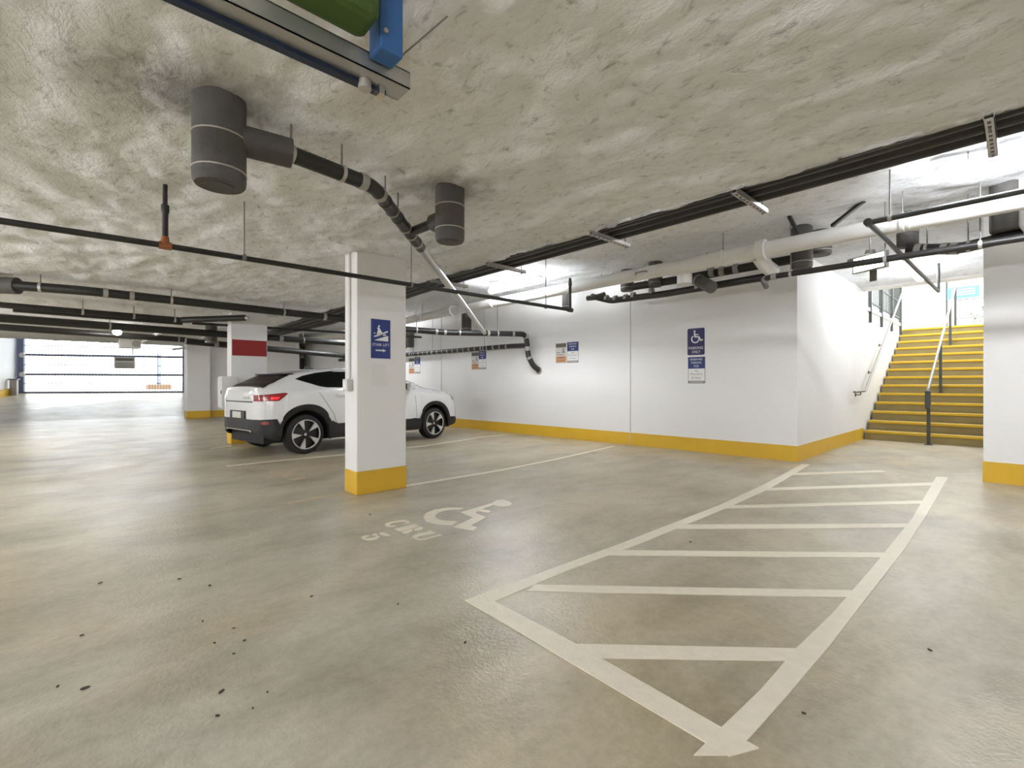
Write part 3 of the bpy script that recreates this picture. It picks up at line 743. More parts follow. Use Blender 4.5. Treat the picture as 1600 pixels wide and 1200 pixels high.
# soil pipe: black, bends, then bare steel, down to the drain line by the wall
s0 = q1; s1 = PZ(583, 290, 2.295); s2 = PZ(655, 384, 2.275); s3 = Vector((-7.18, 5.88, 2.13))
s0 = q1 - (q1 - q0).normalized() * .02
dd_ = (s3 - s2).normalized()
t = thing('soil_pipe', 'black soil pipe bending from the large drain into a bare steel length', 'pipe', s0)
s_end = s2 + dd_ * .05
mb = MB(); mb.tube(fillet([s0, s1, s_end], .10), .042, 18); obj('black_pipe', mb, M_BLACK, t, True, angle=50)
mb = MB(); mb.tube([s2, s3], .038, 18); obj('steel_pipe', mb, M_STEEL, t, True)
for f, m, ln in ((.04, M_BAND, .018), (.60, M_BAND, .02)):
    p, d = seg_pt([s0, s1], 0, f); add_hanger(t, p, .042, ZLOW, strap=M_BAND, d=d, width=ln)
for s, f, ln in ((0, .86, .045), (1, .10, .04), (1, .34, .015), (1, .62, .02), (1, .76, .02), (1, .93, .04)):
    p, d = seg_pt([s0, s1, s2], s, f); add_coupling(t, p, d, .047, ln, M_TAPE)
p, d = seg_pt([s0, s1, s2], 1, .70)
for f in (.2, .45):
    p2, d2 = seg_pt([s0, s1, s2], 1, f); add_hanger(t, p2, .040, ZLOW, strap=M_BLACK, d=d2, width=.015)
# second drain body and its elbow
c2 = PZ(703, 296, ZLOW); d2 = (c2 - CAM).dot(FWD); zb2 = EYE + (600 - 378) * d2 / FPX
t2 = can('ceiling_drain', 'grey wrapped drain body beside the bare steel pipe', c2.x, c2.y, zb2, ZLOW + .05, .10, bands=(.42, .80))
el = Vector((c2.x, c2.y, 2.27)); tgt, _ = seg_pt([s0, s1, s2], 1, .72)
mb = MB(); mb.tube([el + (tgt - el).normalized() * .05, el + (tgt - el).normalized() * .19], .062, 16); obj('branch_sleeve', mb, M_GREYI, t2, True)
mb = MB(); mb.tube([el + (tgt - el).normalized() * .18, tgt], .034, 14); obj('branch_pipe', mb, M_BLACK, t2, True)
# sprinkler main crossing in front of the near column
XP = -3.90; ZP = 2.05
ya = PX(-60, 341, XP).y; ye = PX(885, 483, XP).y
pts = [(XP - .12, -1.6, ZP), (XP, .4, ZP), (XP + .06, ye, ZP)]
t = thing('sprinkler_main', 'thin black sprinkler main crossing in front of the near column', 'pipe', pts[0])
mb = MB(); mb.tube(pts, .020, 12); obj('pipe', mb, M_BLACK, t, True, angle=50)
mb = MB(); mb.tube([(XP + .06, ye - .02, ZP), (XP + .06, ye, ZP), (XP + .06, ye, 2.42)], .019, 12); obj('riser', mb, M_BLACK, t, True, angle=50)
mb = MB(); mb.tube([(XP + .06, ye, 2.36), (XP + .06, ye, 2.45)], [.026, .016], 12); obj('riser_nozzle', mb, M_DARKM, t, True)
add_coupling(t, Vector((XP + .06, ye, ZP)), Vector((0, 1, 0)), .028, .07, M_DARKM, 'elbow')
y1 = PX(258, 388, XP).y
mb = MB(); mb.tube([(XP, y1, ZP), (XP, y1, 2.26), (XP, y1, 2.28), (XP, y1, 2.32), (XP, y1, 2.33), (XP, y1, ZLOW)], [.018, .018, .024, .024, .014, .014], 12); hd = obj('sprinkler_riser', mb, M_BLACK, t, True)
mb = MB(); mb.tube([(XP, y1 - .035, ZP), (XP, y1 + .035, ZP)], .027, 12); mb.tube([(XP, y1, ZP), (XP, y1, ZP + .06)], [.028, .022], 12); obj('tee_fitting', mb, M_COPPER, t, True)
for px in (380, 640, 850):
    y = PX(px, 0, XP).y; add_hanger(t, Vector((XP + .03, y, ZP)), .020, ZLOW if y < 3.3 else ZHI, .005, M_ROD, Vector((0, 1, 0)), .02)
# drain line: along the lower ceiling behind the column, then across to the wall
A0 = PZ(20, 458, 2.31)
pts = [(-8.25, -.62, 2.31), (-8.10, 0.05, 2.31), (-8.22, 3.40, 2.29), (-7.85, 4.45, 2.15), (-7.72, 5.35, 2.14), (-6.97, 6.72, 2.13)]
pts[-1] = tuple(PD(822, 522, (PW(825, 560) - CAM).dot(FWD) - .25))
lastd = pts[-1]
endw = PW(842, 579)
pts += [(lastd[0] + .04, lastd[1] + .03, 1.72), tuple(endw + Vector((-.05, -.12, .10))), tuple(endw + Vector((0, .01, 0)))]
t = pipe_run('drain_line', 'black drain line running behind the near column and elbowing into the wall', 'pipe', pts, .058, M_BLACK,
             couplings=((1, .06), (1, .14), (1, .92), (3, .75), (3, .95), (4, .50), (4, .82), (5, .06), (5, .16), (5, .62), (5, .70), (6, .2)), hangers=((1, .27), (1, .72), (0, .4), (3, .3), (4, .15), (4, .62)), zc=ZHI - .05, bend=.13, cl=.05)
mb = MB(); mb.tube([endw + Vector((0, .005, 0)), endw + Vector((0, -.012, 0))], .085, 18); obj('wall_collar', mb, M_TAPE, t, True)
cL = PZ(8, 440, ZLOW)
t = can('ceiling_drain', 'grey wrapped drain body at the left end of the black pipes', -8.45, -.85, 2.14, ZLOW + .03, .13, bands=(.4,))
mb = MB(); mb.tube([(-8.4, -.8, 2.31), (-8.25, -.55, 2.31)], .10, 18); obj('branch_sleeve', mb, M_GREYI, t, True)
# striped lagged pipe under the drain line on the wall
f0 = PW(637, 555) + Vector((0, -.16, 0)); f1 = PW(806, 541.5) + Vector((0, -.16, 0)); f2 = Vector(lastd) + Vector((.02, .0, -.25))
t = thing('striped_drain_pipe', 'black pipe striped with pale bands along the sign wall', 'pipe', f0)
f00 = f0 + (f0 - f1).normalized() * 4.0
mb = MB(); mb.tube(fillet([f00, f1, f2], .1), .055, 14); obj('pipe', mb, M_BLACK, t, True, angle=50)
for k in range(26):
    p = f0.lerp(f1, -.25 + k * .049); add_coupling(t, p, (f1 - f0).normalized(), .059, .045 if k % 2 else .03, M_TAPE, 'band')
for f in (.12, .33, .80):
    add_hanger(t, f0.lerp(f1, f), .055, ZHI, .005, M_BAND, (f1 - f0).normalized(), .02)
# pipes further left under the lower ceiling
def left_pipe(label, a, b, z0, z1, r, cp=(), hg=(), ext=0, extb=0, **k):
    p = PZ(*a, z0); q = PZ(*b, z1); d = (q - p).normalized(); p = p - d * ext; q = q + d * extb
    return pipe_run('ceiling_pipe', label, 'pipe', [p, q], r, M_BLACK, cp, hg, group='black pipes under the far ceiling', cl=.09, **k)
t = left_pipe('pair of black pipes ending in a short upward kink near the red banded column', (20, 478), (285, 500), 2.27, 2.27, .045, (), ((.0, .42) and ((0, .42), (0, .70), (0, .95))), ext=.2)
p = PZ(285, 500, 2.27); q = PZ(383, 496.5, 2.31)
mb = MB(); mb.tube([p, q], .055, 14); k_ = obj('kinked_end', mb, M_BLACK, t, True)
mb = MB(); mb.tube([q, q + (q - p).normalized() * .06], .035, 12); obj('end_plug', mb, M_BAND, k_, True)
p0 = PZ(20, 484, 2.22); p1 = PZ(285, 505, 2.22)
mb = MB(); mb.tube([p0, p1], .035, 12); obj('lower_pipe', mb, M_BLACK, t, True)
left_pipe('thin black pipe passing behind the red banded column head', (300, 505), (560, 521), 2.24, 2.24, .024, extb=1.5)
left_pipe('long black pipe across the far ceiling above the gate', (0, 497), (358, 523), 2.25, 2.25, .075, ((0, .70),), ((0, .30), (0, .77)), ext=1, extb=3.6)
left_pipe('lowest black pipe above the gate, ending at the far column', (0, 511), (290, 531), 2.28, 2.28, .07, ((0, .05), (0, .17)), ((0, .1), (0, .96)), ext=1)
left_pipe('black pipe low beyond the red banded column', (290, 533), (545, 556.5), 2.10, 1.95, .075, ((0, .1), (0, .9)), ((0, .25),), extb=2.0)
cf = PZ(330, 507, ZLOW); can('ceiling_drain', 'small grey drain body above the far column', cf.x, cf.y, ZLOW - .42, ZLOW + .03, .115, bands=(.95,))
# round bulb and small fittings near the gate
c = PZ(183, 519, 2.30)
t = thing('bulkhead_lamp', 'round glowing ceiling bulb in front of the gate', 'lamp', c)
mb = MB(); mb.tube([c + Vector((0, 0, -.07 * math.cos(a))) for a in [i * math.pi / 8 for i in range(9)]], [max(.002, .085 * math.sin(i * math.pi / 8)) for i in range(9)], 16); obj('globe', mb, M_BULB, t, True, angle=180)
mb = MB(); mb.tube([c + Vector((0, 0, .06)), Vector((c.x, c.y, ZLOW))], .05, 14); obj('lamp_base', mb, M_LAMPB, t, True)
c = PZ(204, 538, 2.20)
t = thing('gate_operator', 'small white gate motor hanging under the ceiling before the gate', 'motor', c)
mb = MB(); mb.box(c + Vector((-.2, -.25, -.11)), c + Vector((.2, .2, .12))); obj('motor_housing', mb, M_LAMPB, t, bevel=.02)
mb = MB(); mb.tube([c + Vector((.22, .1, 0)), c + Vector((.16, .1, 0))], .09, 16); obj('drive_wheel', mb, M_BAND, t, True)
mb = MB(); mb.tube([c + Vector((0, 0, .1)), Vector((c.x, c.y, ZLOW))], .02, 10); mb.tube([c + Vector((0, .05, -.1)), c + Vector((0, .05, -.28))], .012, 8); obj('hanging_rod', mb, M_ROD, t, True)
a = PZ(222, 535, 2.22); b = PZ(250, 519, 2.40)
mb = MB(); mb.bar(a, b, .05, .08); tag(obj('pale_brace', mb, M_WALL), 'pale diagonal brace between ceiling pipe and gate motor', 'brace', 'pale braces near the gate')
a = PZ(270, 546, 2.2); b = Vector((-18.8, 2.58, 2.32))
mb = MB(); mb.bar(a, b, .05, .06); tag(obj('pale_brace', mb, M_WALL), 'short pale brace left of the far column head', 'brace', 'pale braces near the gate')
a = PZ(302, 537, 2.3); b = PZ(321, 526, 2.42)
mb = MB(); mb.bar(a, b, .05, .06); tag(obj('pale_brace', mb, M_WALL), 'pale brace just right of the far column head', 'brace', 'pale braces near the gate')
# conduit rack along the edge of the lower ceiling
ZC = 2.515
rack = thing('conduit_rack', 'bundle of four long black conduits on slotted steel hangers', 'conduit', (-3, 3.5, ZC))
for k in range(4):
    y = 3.375 + k * .103; dz = (0, .012, .004, -.006)[k]
    pts = [(3.5, y, ZC + dz), (-5.0, y + .01, ZC + dz), (-6.2, y + .02, ZC - .01 * k), (-9.5, y + .05 + .02 * k, ZC - .04 - .03 * k), (-14, y + .1, ZC - .1)]
    mb = MB(); mb.tube(pts, .046, 14); obj('conduit', mb, M_BLACK, rack, True, angle=50)
for px, py in ((1545, 180), (1156, 303), (941, 369), (787, 417), (700, 442)):
    x = PZ(px, py, 2.45).x
    mb = MB(); y0, y1 = 3.30, 3.88; z0, z1 = 2.428, 2.464
    mb.box((x - .02, y0, z0), (x + .02, y1, z0 + .004)); mb.box((x - .02, y0, z0), (x - .017, y1, z1)); mb.box((x + .017, y0, z0), (x + .02, y1, z1))
    hg = obj('slotted_strut', mb, M_BAND, rack)
    mb = MB()
    for k in range(9): mb.box((x - .007, y0 + .03 + k * .062, z0 - .001), (x + .007, y0 + .062 + k * .062, z0 + .003))
    o_ = obj('strut_slots', mb, M_DARKM, hg); o_['kind'] = 'stuff'
    for y in (3.415, 3.82):
        mb = MB(); mb.tube([(x, y, z0 - .02), (x, y, ZHI)], .006, 8); obj('hanger_rod', mb, M_ROD, hg, True)
# white jacketed main
YWP, ZWP, RWP = 6.05, 2.735, .092
wp = thing('white_main', 'long white jacketed pipe along the upper ceiling before the sign wall', 'pipe', (-3, YWP, ZWP))
mb = MB(); mb.tube([(3.5, YWP, ZWP), (-8, YWP + .02, ZWP), (-18, YWP + .1, ZWP - .02)], RWP, 24); obj('pipe', mb, M_WPIPE, wp, True)
for px, ln in ((1190, .10), (706, .12), (1420, .02), (1000, .012)):
    p = PY(px, 0, YWP); add_coupling(wp, Vector((p.x, YWP, ZWP)), Vector((1, 0, 0)), RWP + (.028 if ln > .05 else .002), ln, M_WPIPE)
for px in (1410, 1130, 660, 770):
    p = PY(px, 0, YWP); add_hanger(wp, Vector((p.x, YWP, ZWP)), RWP, ZHI, .006, M_WPIPE, Vector((1, 0, 0)), .03)
x = PY(1181, 0, YWP).x
mb = MB(); mb.tube([(x, YWP + .06, ZWP - .03), (x + .02, YWP + .28, ZWP - .14), (x + .02, YWP + .5, ZWP - .16)], .088, 18); obj('branch_fitting', mb, M_WPIPE, wp, True)
x = PY(1064, 0, YWP).x
mb = MB(); mb.tube([(x, YWP + .1, ZWP - .02), (x, YWP + .1, ZWP - .23)], .10, 20); obj('drop_fitting', mb, M_WPIPE, wp, True)
x = PY(1008, 0, YWP).x
mb = MB(); mb.tube(fillet([(x - .09, YWP - RWP - .005, ZWP - .03), (x - .09, YWP - RWP - .02, ZWP + .0), (x + .09, YWP - RWP - .02, ZWP + .0), (x + .09, YWP - RWP - .005, ZWP - .02)], .02), .006, 8); obj('lifting_handle', mb, M_DARKM, wp, True)
# black pipework cluster behind the white main
YC = 6.75
def PC(px, py, y=YC): return PY(px, py, y)
cl = thing('valve_pipework', 'cluster of black pipes, clamps and elbows behind the white main', 'pipe', PC(1040, 450))
def tubeb(name, pts, r, m, par, bend=.08):
    mb = MB(); mb.tube(fillet(pts, bend), r, 14); return obj(name, mb, m, par, True, angle=50)
tubeb('lower_pipe', [PC(925, 463), PC(955, 470), PC(1040, 459), PC(1100, 449), PC(1200, 432)], .052, M_BLACK, cl)
tubeb('upper_pipe', [PC(990, 448), PC(1060, 437), PC(1165, 418), PC(1240, 405)], .06, M_BLACK, cl)
tubeb('elbow', [PC(918, 466, 6.6), PC(930, 465, 6.6), PC(945, 460)], .045, M_GREYI, cl)
for px, py, r in ((948, 466, .058), (962, 467, .058), (978, 465, .058), (990, 462, .06), (1018, 455, .058), (1090, 448, .062)):
    add_coupling(cl, PC(px, py), WUX, r, .05, M_TAPE)
for px, py in ((1112, 425), (1128, 424), (1150, 420)): add_coupling(cl, PC(px, py, 6.70), WUX, .068, .06, M_TAPE)
a = PC(1088, 436, 6.5); b = PC(1112, 449, 6.3)
mb = MB(); mb.tube([a, b], .085, 18); ts = obj('tilted_sleeve', mb, M_GREYI, cl, True)
add_coupling(ts, a.lerp(b, .2), (b - a).normalized(), .088, .02, M_BAND, 'sleeve_band')
for px, top in ((940, 405), (958, 412), (985, 408), (1008, 402), (1035, 397), (1105, 395)):
    p = PC(px, 440); mb = MB(); mb.tube([(p.x, p.y, p.z), (p.x, p.y, ZHI)], .007, 8); obj('hanger_rod', mb, M_ROD, cl, True)
def can_px(px, pyb, y, r, label, zt=ZHI + .02, **k):
    p = PY(px, pyb, y); return can('ceiling_drain', label, p.x, p.y, p.z, zt, r, **k)
can_px(980, 455, 6.85, .11, 'dark drain body behind the white main, left of the pair there')
can_px(1024, 448, 6.7, .105, 'dark drain body behind the white main, right of the pair there')
can_px(1253, 420, 6.55, .115, 'dark drain body hanging just left of the wall corner')
can_px(1281, 399, 6.85, .13, 'broad drain body close behind the white main by the wall corner')
can_px(885, 483, 6.9, .085, 'grey drain body at the end of the sprinkler main', bands=(.9,))
can_px(1418, 386, 6.9, .10, 'olive grey drain body above the stair lobby', bands=(.6,))
can_px(1575, 362, 6.6, .13, 'brown grey drain body at the right edge beside a white stub', bands=(.5,))
x = PY(1597, 330, 6.5)
mb = MB(); mb.tube([(x.x + .03, 6.5, ZHI), (x.x + .03, 6.5, 2.62), (x.x + .06, 6.5, 2.56)], .055, 16); tag(obj('white_stub_pipe', mb, M_WPIPE, None, True), 'short white vertical pipe stub at the right edge', 'pipe')
c = PY(729, 518, 6.9); can('ceiling_drain', 'small dark drain body behind the foot of the steel pipe', c.x, c.y, c.z, ZHI, .12, bands=(.9,))
# black braces above the corner
for (a, b, lab) in (((1233, 338), (1246, 362), 'short black brace above the white main, left of the drain'), ((1300, 353), (1350, 314), 'slanting black brace above the white main, right of the drain')):
    A = PY(*a, 6.2) if a[0] < 1290 else PY(*a, 6.3); B = PZ(*b, ZHI) if b[1] < 330 else PY(*b, 6.3)
    if a[0] < 1290: A = PZ(*a, ZHI)
    mb = MB(); mb.bar(A, B, .035, .035); tag(obj('ceiling_brace', mb, M_BLACK), lab, 'brace', 'black ceiling braces')
a = PY(1262, 418, 6.6); b = PY(1340, 372, 6.6)
# sprinkler branch with the diagonal arm, right
XB = -.95
pts = [(2.5, 5.34, 2.605), (XB, 5.34, 2.605), (XB + .06, 10.1, 2.60)]
t = pipe_run('sprinkler_branch', 'dark sprinkler branch turning from the white main towards the stairs', 'pipe', pts, .024, M_DARKM, hangers=((0, .955), (0, .35)), zc=ZHI, bend=.03, cm=M_DARKM)
add_coupling(t, Vector(pts[1]), Vector((0, 1, 0)), .034, .07, M_DARKM, 'elbow')
mb = MB(); mb.tube([(XB + .06, 10.1, 2.60), (XB + .06, 10.1, ZHI)], .02, 10); obj('end_riser', mb, M_DARKM, t, True)
# black drain pipe under the ceiling of the lobby
ea = PZ(1203, 433, 2.44)
pts = [(ea.x - .35, ea.y + .9, 2.50), (ea.x - .12, ea.y + .12, 2.44), (ea.x, ea.y, 2.44), (2.5, ea.y, 2.44)]
pipe_run('lobby_pipe', 'black pipe crossing before the lit exit box', 'pipe', pts, .034, M_BLACK, couplings=((2, .01), (1, .4)), hangers=((2, .05), (2, .245), (2, .40)), zc=ZHI, bend=.05, cl=.06)
e0 = PY(1418, 390, 6.75); e1 = PY(1500, 388, 6.62); e2 = PY(1640, 356, 6.62)
pipe_run('lobby_waste_pipe', 'thicker black waste pipe above the right hand wall', 'pipe', [e0, PY(1470, 389, 6.68), e1, e2], .055, M_BLACK, couplings=((0, .35), (1, .25), (1, .75)), hangers=((0, .6), (2, .1), (2, .75)), zc=ZHI, bend=.08, cl=.06)

# ================================================================== LAMPS
def fluorescent(x, y, z, along, zc, label, ln=1.25, lm=M_LAMP):
    hwid = .05 if z > 2.5 else .022
    u = Vector((1, 0, 0)) if along == 'x' else Vector((0, 1, 0)); s = Vector((u.y, u.x, 0)); c = Vector((x, y, z))
    t = thing('fluorescent_lamp', label, 'lamp', c, 'fluorescent strip lamps')
    def P(a, b, h): return c + u * a + s * b + Vector((0, 0, h))
    mb = MB(); n = 16; vs = []
    for e in (-1, 1): vs += [P(e * ln / 2, .06 * math.cos(2 * math.pi * k / n), -.012 + .045 * math.sin(2 * math.pi * k / n)) for k in range(n)]
    mb.add(vs, [(k, (k + 1) % n, n + (k + 1) % n, n + k) for k in range(n)] + [tuple(range(n)), tuple(range(2 * n - 1, n - 1, -1))])
    obj('diffuser', mb, lm, t, True, angle=60)
    mb = MB(); mb.box(P(-ln / 2 - .01, -hwid, .03), P(ln / 2 + .01, hwid, .065)); hb = obj('housing', mb, M_LAMPB, t)
    for a in (-ln * .35, ln * .35):
        p = P(a, 0, .06); mb = MB(); mb.tube([p, Vector((p.x, p.y, zc))], .006, 8); obj('suspension_rod', mb, M_ROD, hb, True)
    return t
fluorescent(-6.15, 5.73, 2.885, 'x', ZHI, 'glowing strip lamp just above the white main, left of centre', 1.3)
fluorescent(.16, 5.40, 2.90, 'x', ZHI, 'glowing strip lamp at the upper right above the white main', 1.3)
fluorescent(-1.18, 9.95, 2.95, 'y', ZHI, 'glowing strip lamp on the ceiling before the stairs', 1.5, M_LAMP2)
fluorescent(-12.6, 5.73, 2.885, 'x', ZHI, 'added fill strip lamp hidden behind the near column', 1.3)  # unseen lamp, added as fill for the far end
for (x, y, lab) in ((-2.5, -4.6, 'added suspended fill lamp behind the camera, middle of the row'), (-9.0, -4.6, 'added suspended fill lamp behind the camera, second from the ramp end'), (-15.5, -4.8, 'added suspended fill lamp nearest the ramp end, outside the view'), (4.0, -4.4, 'added suspended fill lamp behind the camera, nearest the east wall'), (-5.8, -2.6, 'added suspended fill lamp closest to the camera, on its left'), (-12.5, -2.8, 'added suspended fill lamp left of the camera, nearer the ramp'), (1.2, -2.3, 'added suspended fill lamp closest behind the camera')):
    fluorescent(x, y, 2.12, 'x', ZLOW, lab, 1.3, M_LAMP3)  # fill lamps added out of view to raise the ambient light
fluorescent(4.5, 5.4, 2.90, 'x', ZHI, 'added fill strip lamp beyond the right edge before the right wall', 1.3)  # added outside the frame as more ambient fill
# lit exit box
a = PZ(1337, 412, 2.6); b = PZ(1384, 400, 2.6)
u = (b - a).normalized(); u.z = 0; c = (a + b) / 2
t = thing('exit_box', 'lit white exit box hanging over the way to the stairs', 'exit sign', c)
nrm = Vector((u.y, -u.x, 0))
def eb(p, q, d0, d1, z0, z1):
    m = MB(); vs = []
    for z in (z0, z1):
        for (s_, d_) in ((p, d0), (q, d0), (q, d1), (p, d1)): vs.append(c + u * s_ + nrm * d_ + Vector((0, 0, z)))
    return m.add(vs, [(3, 2, 1, 0), (4, 5, 6, 7), (0, 1, 5, 4), (1, 2, 6, 5), (2, 3, 7, 6), (3, 0, 4, 7)])
hw2 = .195; zc0, zc1 = -.13, .065
obj('housing', eb(-hw2, hw2, -.03, .02, zc0, zc1), M_LAMPB, t)
obj('lit_face', eb(-hw2 + .012, hw2 - .012, .02, .028, zc0 + .012, zc1 - .012), M_EXIT, t)
fr = eb(-hw2, hw2, .018, .032, zc1 - .014, zc1)
for q in (eb(-hw2, hw2, .018, .032, zc0, zc0 + .014), eb(-hw2, -hw2 + .014, .018, .032, zc0, zc1), eb(hw2 - .014, hw2, .018, .032, zc0, zc1)): fr.add(q.v, q.f)
obj('frame', fr, M_BAND, t)
mb = MB(); mb.tube([c + Vector((0, 0, zc1)), c + Vector((0, 0, zc1 + .05)), c + Vector((0, 0, zc1 + .06)), Vector((c.x, c.y, ZHI))], [.06, .05, .012, .012], 12); obj('stem', mb, M_BAND, t, True)
p = c - u * (hw2 + .05) + Vector((0, 0, zc1 - .01)); mb = MB(); mb.tube([p - u * .03, p + u * .03], .022, 12); mb.tube([p, c - u * hw2 + Vector((0, 0, zc1 - .01))], .008, 8); obj('emergency_lamp_head', mb, M_BAND, t, True)
obj('hanging_tag', eb(.0, .07, -.01, .01, zc0 - .13, zc0), M_SOLIVE, t)

# ================================================================== STRUT AND BOXES ABOVE THE CAMERA
XR = -1.52; ZR = 2.20
t = thing('strut_rail', 'steel strut channel hanging from the ceiling at the top edge', 'rail', (XR, .5, ZR))
ye = PX(631, 128, XR).y
mb = MB(); y0 = -.5
mb.box((XR - .045, y0, ZR - .03), (XR + .045, ye, ZR - .026)); mb.box((XR + .041, y0, ZR - .03), (XR + .045, ye, ZR + .03)); mb.box((XR - .045, y0, ZR - .03), (XR - .041, ye, ZR + .012)); mb.box((XR + .02, y0, ZR + .026), (XR + .045, ye, ZR + .03))
obj('channel', mb, M_STEEL, t)
mb = MB(); mb.box((XR - .052, y0, ZR - .044), (XR - .02, ye - .06, ZR - .031)); obj('dark_slot', mb, mat('slot_blue_black', (.01, .02, .05), .5), t)
mb = MB(); mb.tube([(XR - .02, ye - .14, ZR - .06), (XR - .02, ye - .14, ZR - .03)], .022, 14); obj('round_clamp', mb, M_BAND, t, True)
mb = MB(); mb.box((XR - .05, ye - .095, ZR - .062), (XR + .0, ye - .075, ZR - .02)); obj('square_clamp', mb, M_CHROME, t)
mb = MB(); mb.tube([(XR + .03, ye - .07, ZR + .03), (XR + .12, ye + .12, ZLOW)], .003, 6); obj('tie_wire', mb, M_ROD, t)
for y in (-.2, .3): 
    mb = MB(); mb.tube([(XR + .03, y, ZR + .02), (XR + .03, y, ZLOW)], .006, 8); obj('hanger_rod', mb, M_ROD, t, True)
pb = PX(597, 85, XR + .08)
t = thing('blue_box', 'blue painted metal box on the strut rail at the top edge', 'box', (XR + .09, ye - .1, ZR))
mb = MB(); mb.box((XR + .05, ye - .16, ZR + .0), (XR + .13, ye - .075, ZR + .24)); bx = obj('box_body', mb, M_BLUEBOX, t, bevel=.008)
mb = MB(); mb.tube([(XR + .13, ye - .14, ZR + .06), (XR + .135, ye - .14, ZR + .06)], .008, 8); obj('screw_head', mb, M_BAND, bx, True)
t = thing('green_case', 'dark green case beside the blue box at the top edge', 'box', (XR + .12, ye - .3, ZR + .1))
mb = MB(); mb.box((XR + .06, ye - .46, ZR + .03), (XR + .2, ye - .185, ZR + .22)); gc = obj('case_body', mb, M_GREEN, t, bevel=.03)
mb = MB(); mb.box((XR + .2, ye - .43, ZR + .11), (XR + .206, ye - .21, ZR + .125)); obj('case_seam', mb, M_DARKM, gc)

# ================================================================== GATE
gn = Vector((gd.y, -gd.x, 0))            # towards the garage
GW = (G1 - G0).length
gate = thing('security_gate', 'wide open mesh overhead gate with blue grey rails at the ramp top', 'gate', G0)
def GP(s, z, n=0.0): return G0 + gd * s + gn * n + Vector((0, 0, z))
def gz_px(y, s): return EYE + (600 - y) * ((G0 + gd * s - CAM).dot(FWD)) / FPX - ZG
for s, w in ((.12, .26), (GW - .05, .12)):
    mb = MB(); mb.bar(GP(s, -.05), GP(s, 2.62), w, .12, gn); obj('gate_post', mb, M_BLUEM, gate)
for y, h, m in ((613, .08, M_BLUEM), (599, .03, M_GATEW), (585.5, .09, M_BLUEM), (571, .025, M_GATEW), (556, .09, M_BLUEM), (542, .025, M_GATEW), (529, .05, M_GATEW)):
    z = gz_px(y, GW * .45); mb = MB(); mb.bar(GP(.2, z), GP(GW - .1, z), .05, h, (0, 0, 1)); obj('gate_rail', mb, m, gate)
nb = 52
for k in range(nb):
    s = .3 + (GW - .5) * k / (nb - 1); mb = MB(); mb.tube([GP(s, .0), GP(s, 2.45)], .009, 6); obj('gate_bar', mb, M_GATEW, gate)
for y in (555, 585): 
    mb = MB(); mb.tube([GP(.24, gz_px(y, .2), .08), GP(.24, gz_px(y, .2), .14)], .10, 14); obj('roller', mb, M_BAND, gate, True)
mb = MB(); mb.tube(fillet([GP(-.18, .0, .1), GP(-.18, 2.2, .1), GP(-.3, 2.6, .5)], .3), .035, 10); obj('track', mb, M_LAMPB, gate, True)
c = GP(0, 0); sgn = PD(195, 567, (G0.lerp(G1, .62) - CAM).dot(FWD) - .1)
t = thing('gate_notice', 'small grey notice hanging on the gate bars', 'sign', sgn)
mb = MB(); mb.bar(sgn - gd * .37, sgn + gd * .37, .02, .50, (0, 0, 1)); pn = obj('sign_panel', mb, M_SCREAM, t)
mb = MB()
for z, h in ((.15, .12), (-.02, .03), (-.10, .03), (-.19, .04)): mb.bar(sgn - gd * .33 + gn * .012 + Vector((0, 0, z)), sgn + gd * .33 + gn * .012 + Vector((0, 0, z)), .004, h, (0, 0, 1))
obj('printed_lines', mb, M_SOLIVE, pn)
# keyed bollard cabinet left of the gate, and the yard outside
t = thing('gate_pedestal', 'grey pedestal box beside the left gate post', 'box', GP(.30, 0, .75))
mb = MB(); mb.bar(GP(.30, -.15, .75), GP(.30, .55, .75), .22, .12, gn); obj('pedestal_box', mb, M_TAPE, t)
mb = MB(); mb.bar(GP(.30, .55, .75), GP(.30, .60, .75), .30, .18, gn); obj('pedestal_cap', mb, M_SGREY, t)
mb = MB(); Pn = [G0e, G1e, G1e - gn * 60 + gd * 25, G0e - gn * 60 - gd * 25]
mb.add([(p.x, p.y, ZG - .006) for p in Pn] + [(p.x, p.y, ZG - .3) for p in Pn], [(0, 1, 2, 3), (7, 6, 5, 4), (0, 4, 5, 1), (1, 5, 6, 2), (2, 6, 7, 3), (3, 7, 4, 0)])
struct('ground_yard', mb, M_GROUT)
c = PD(248, 601, 34); c.z = ZG
t = thing('yard_planter', 'brown planter with a pale post standing in the bright yard', 'planter', c)
mb = MB(); mb.box(c + Vector((-.5, -.7, -.02)), c + Vector((.5, .7, .35))); obj('planter_box', mb, M_PLANTER, t)
mb = MB(); mb.tube([c, c + Vector((0, 0, 2.6))], .12, 10); obj('pale_post', mb, M_GATEW, t, True)

# recess fittings behind the car
t = thing('recess_pipework', 'dark standpipes in the grey recess beyond the car roof', 'pipe', (-19.4, 6.4, 0))
for x, y, r, m in ((-19.3, 6.30, .05, M_BLACK), (-19.6, 6.48, .03, M_GREYBOX), (-19.3, 6.55, .045, M_BLACK)):
    mb = MB(); mb.tube([(x, y, 0), (x, y, 2.6)], r, 10); obj('standpipe', mb, m, t, True)
mb = MB(); mb.tube([(-19.3, 6.22, 2.35), (-19.3, 6.6, 2.35)], .06, 10); mb.tube([(-19.3, 6.22, 2.2), (-19.3, 6.6, 2.2)], .05, 10); obj('cross_pipe', mb, M_DARKM, t, True)
for y in (6.34, 6.42, 6.5): add_coupling(t, Vector((-19.3, y, 2.2)), Vector((0, 1, 0)), .08, .05, M_BAND)
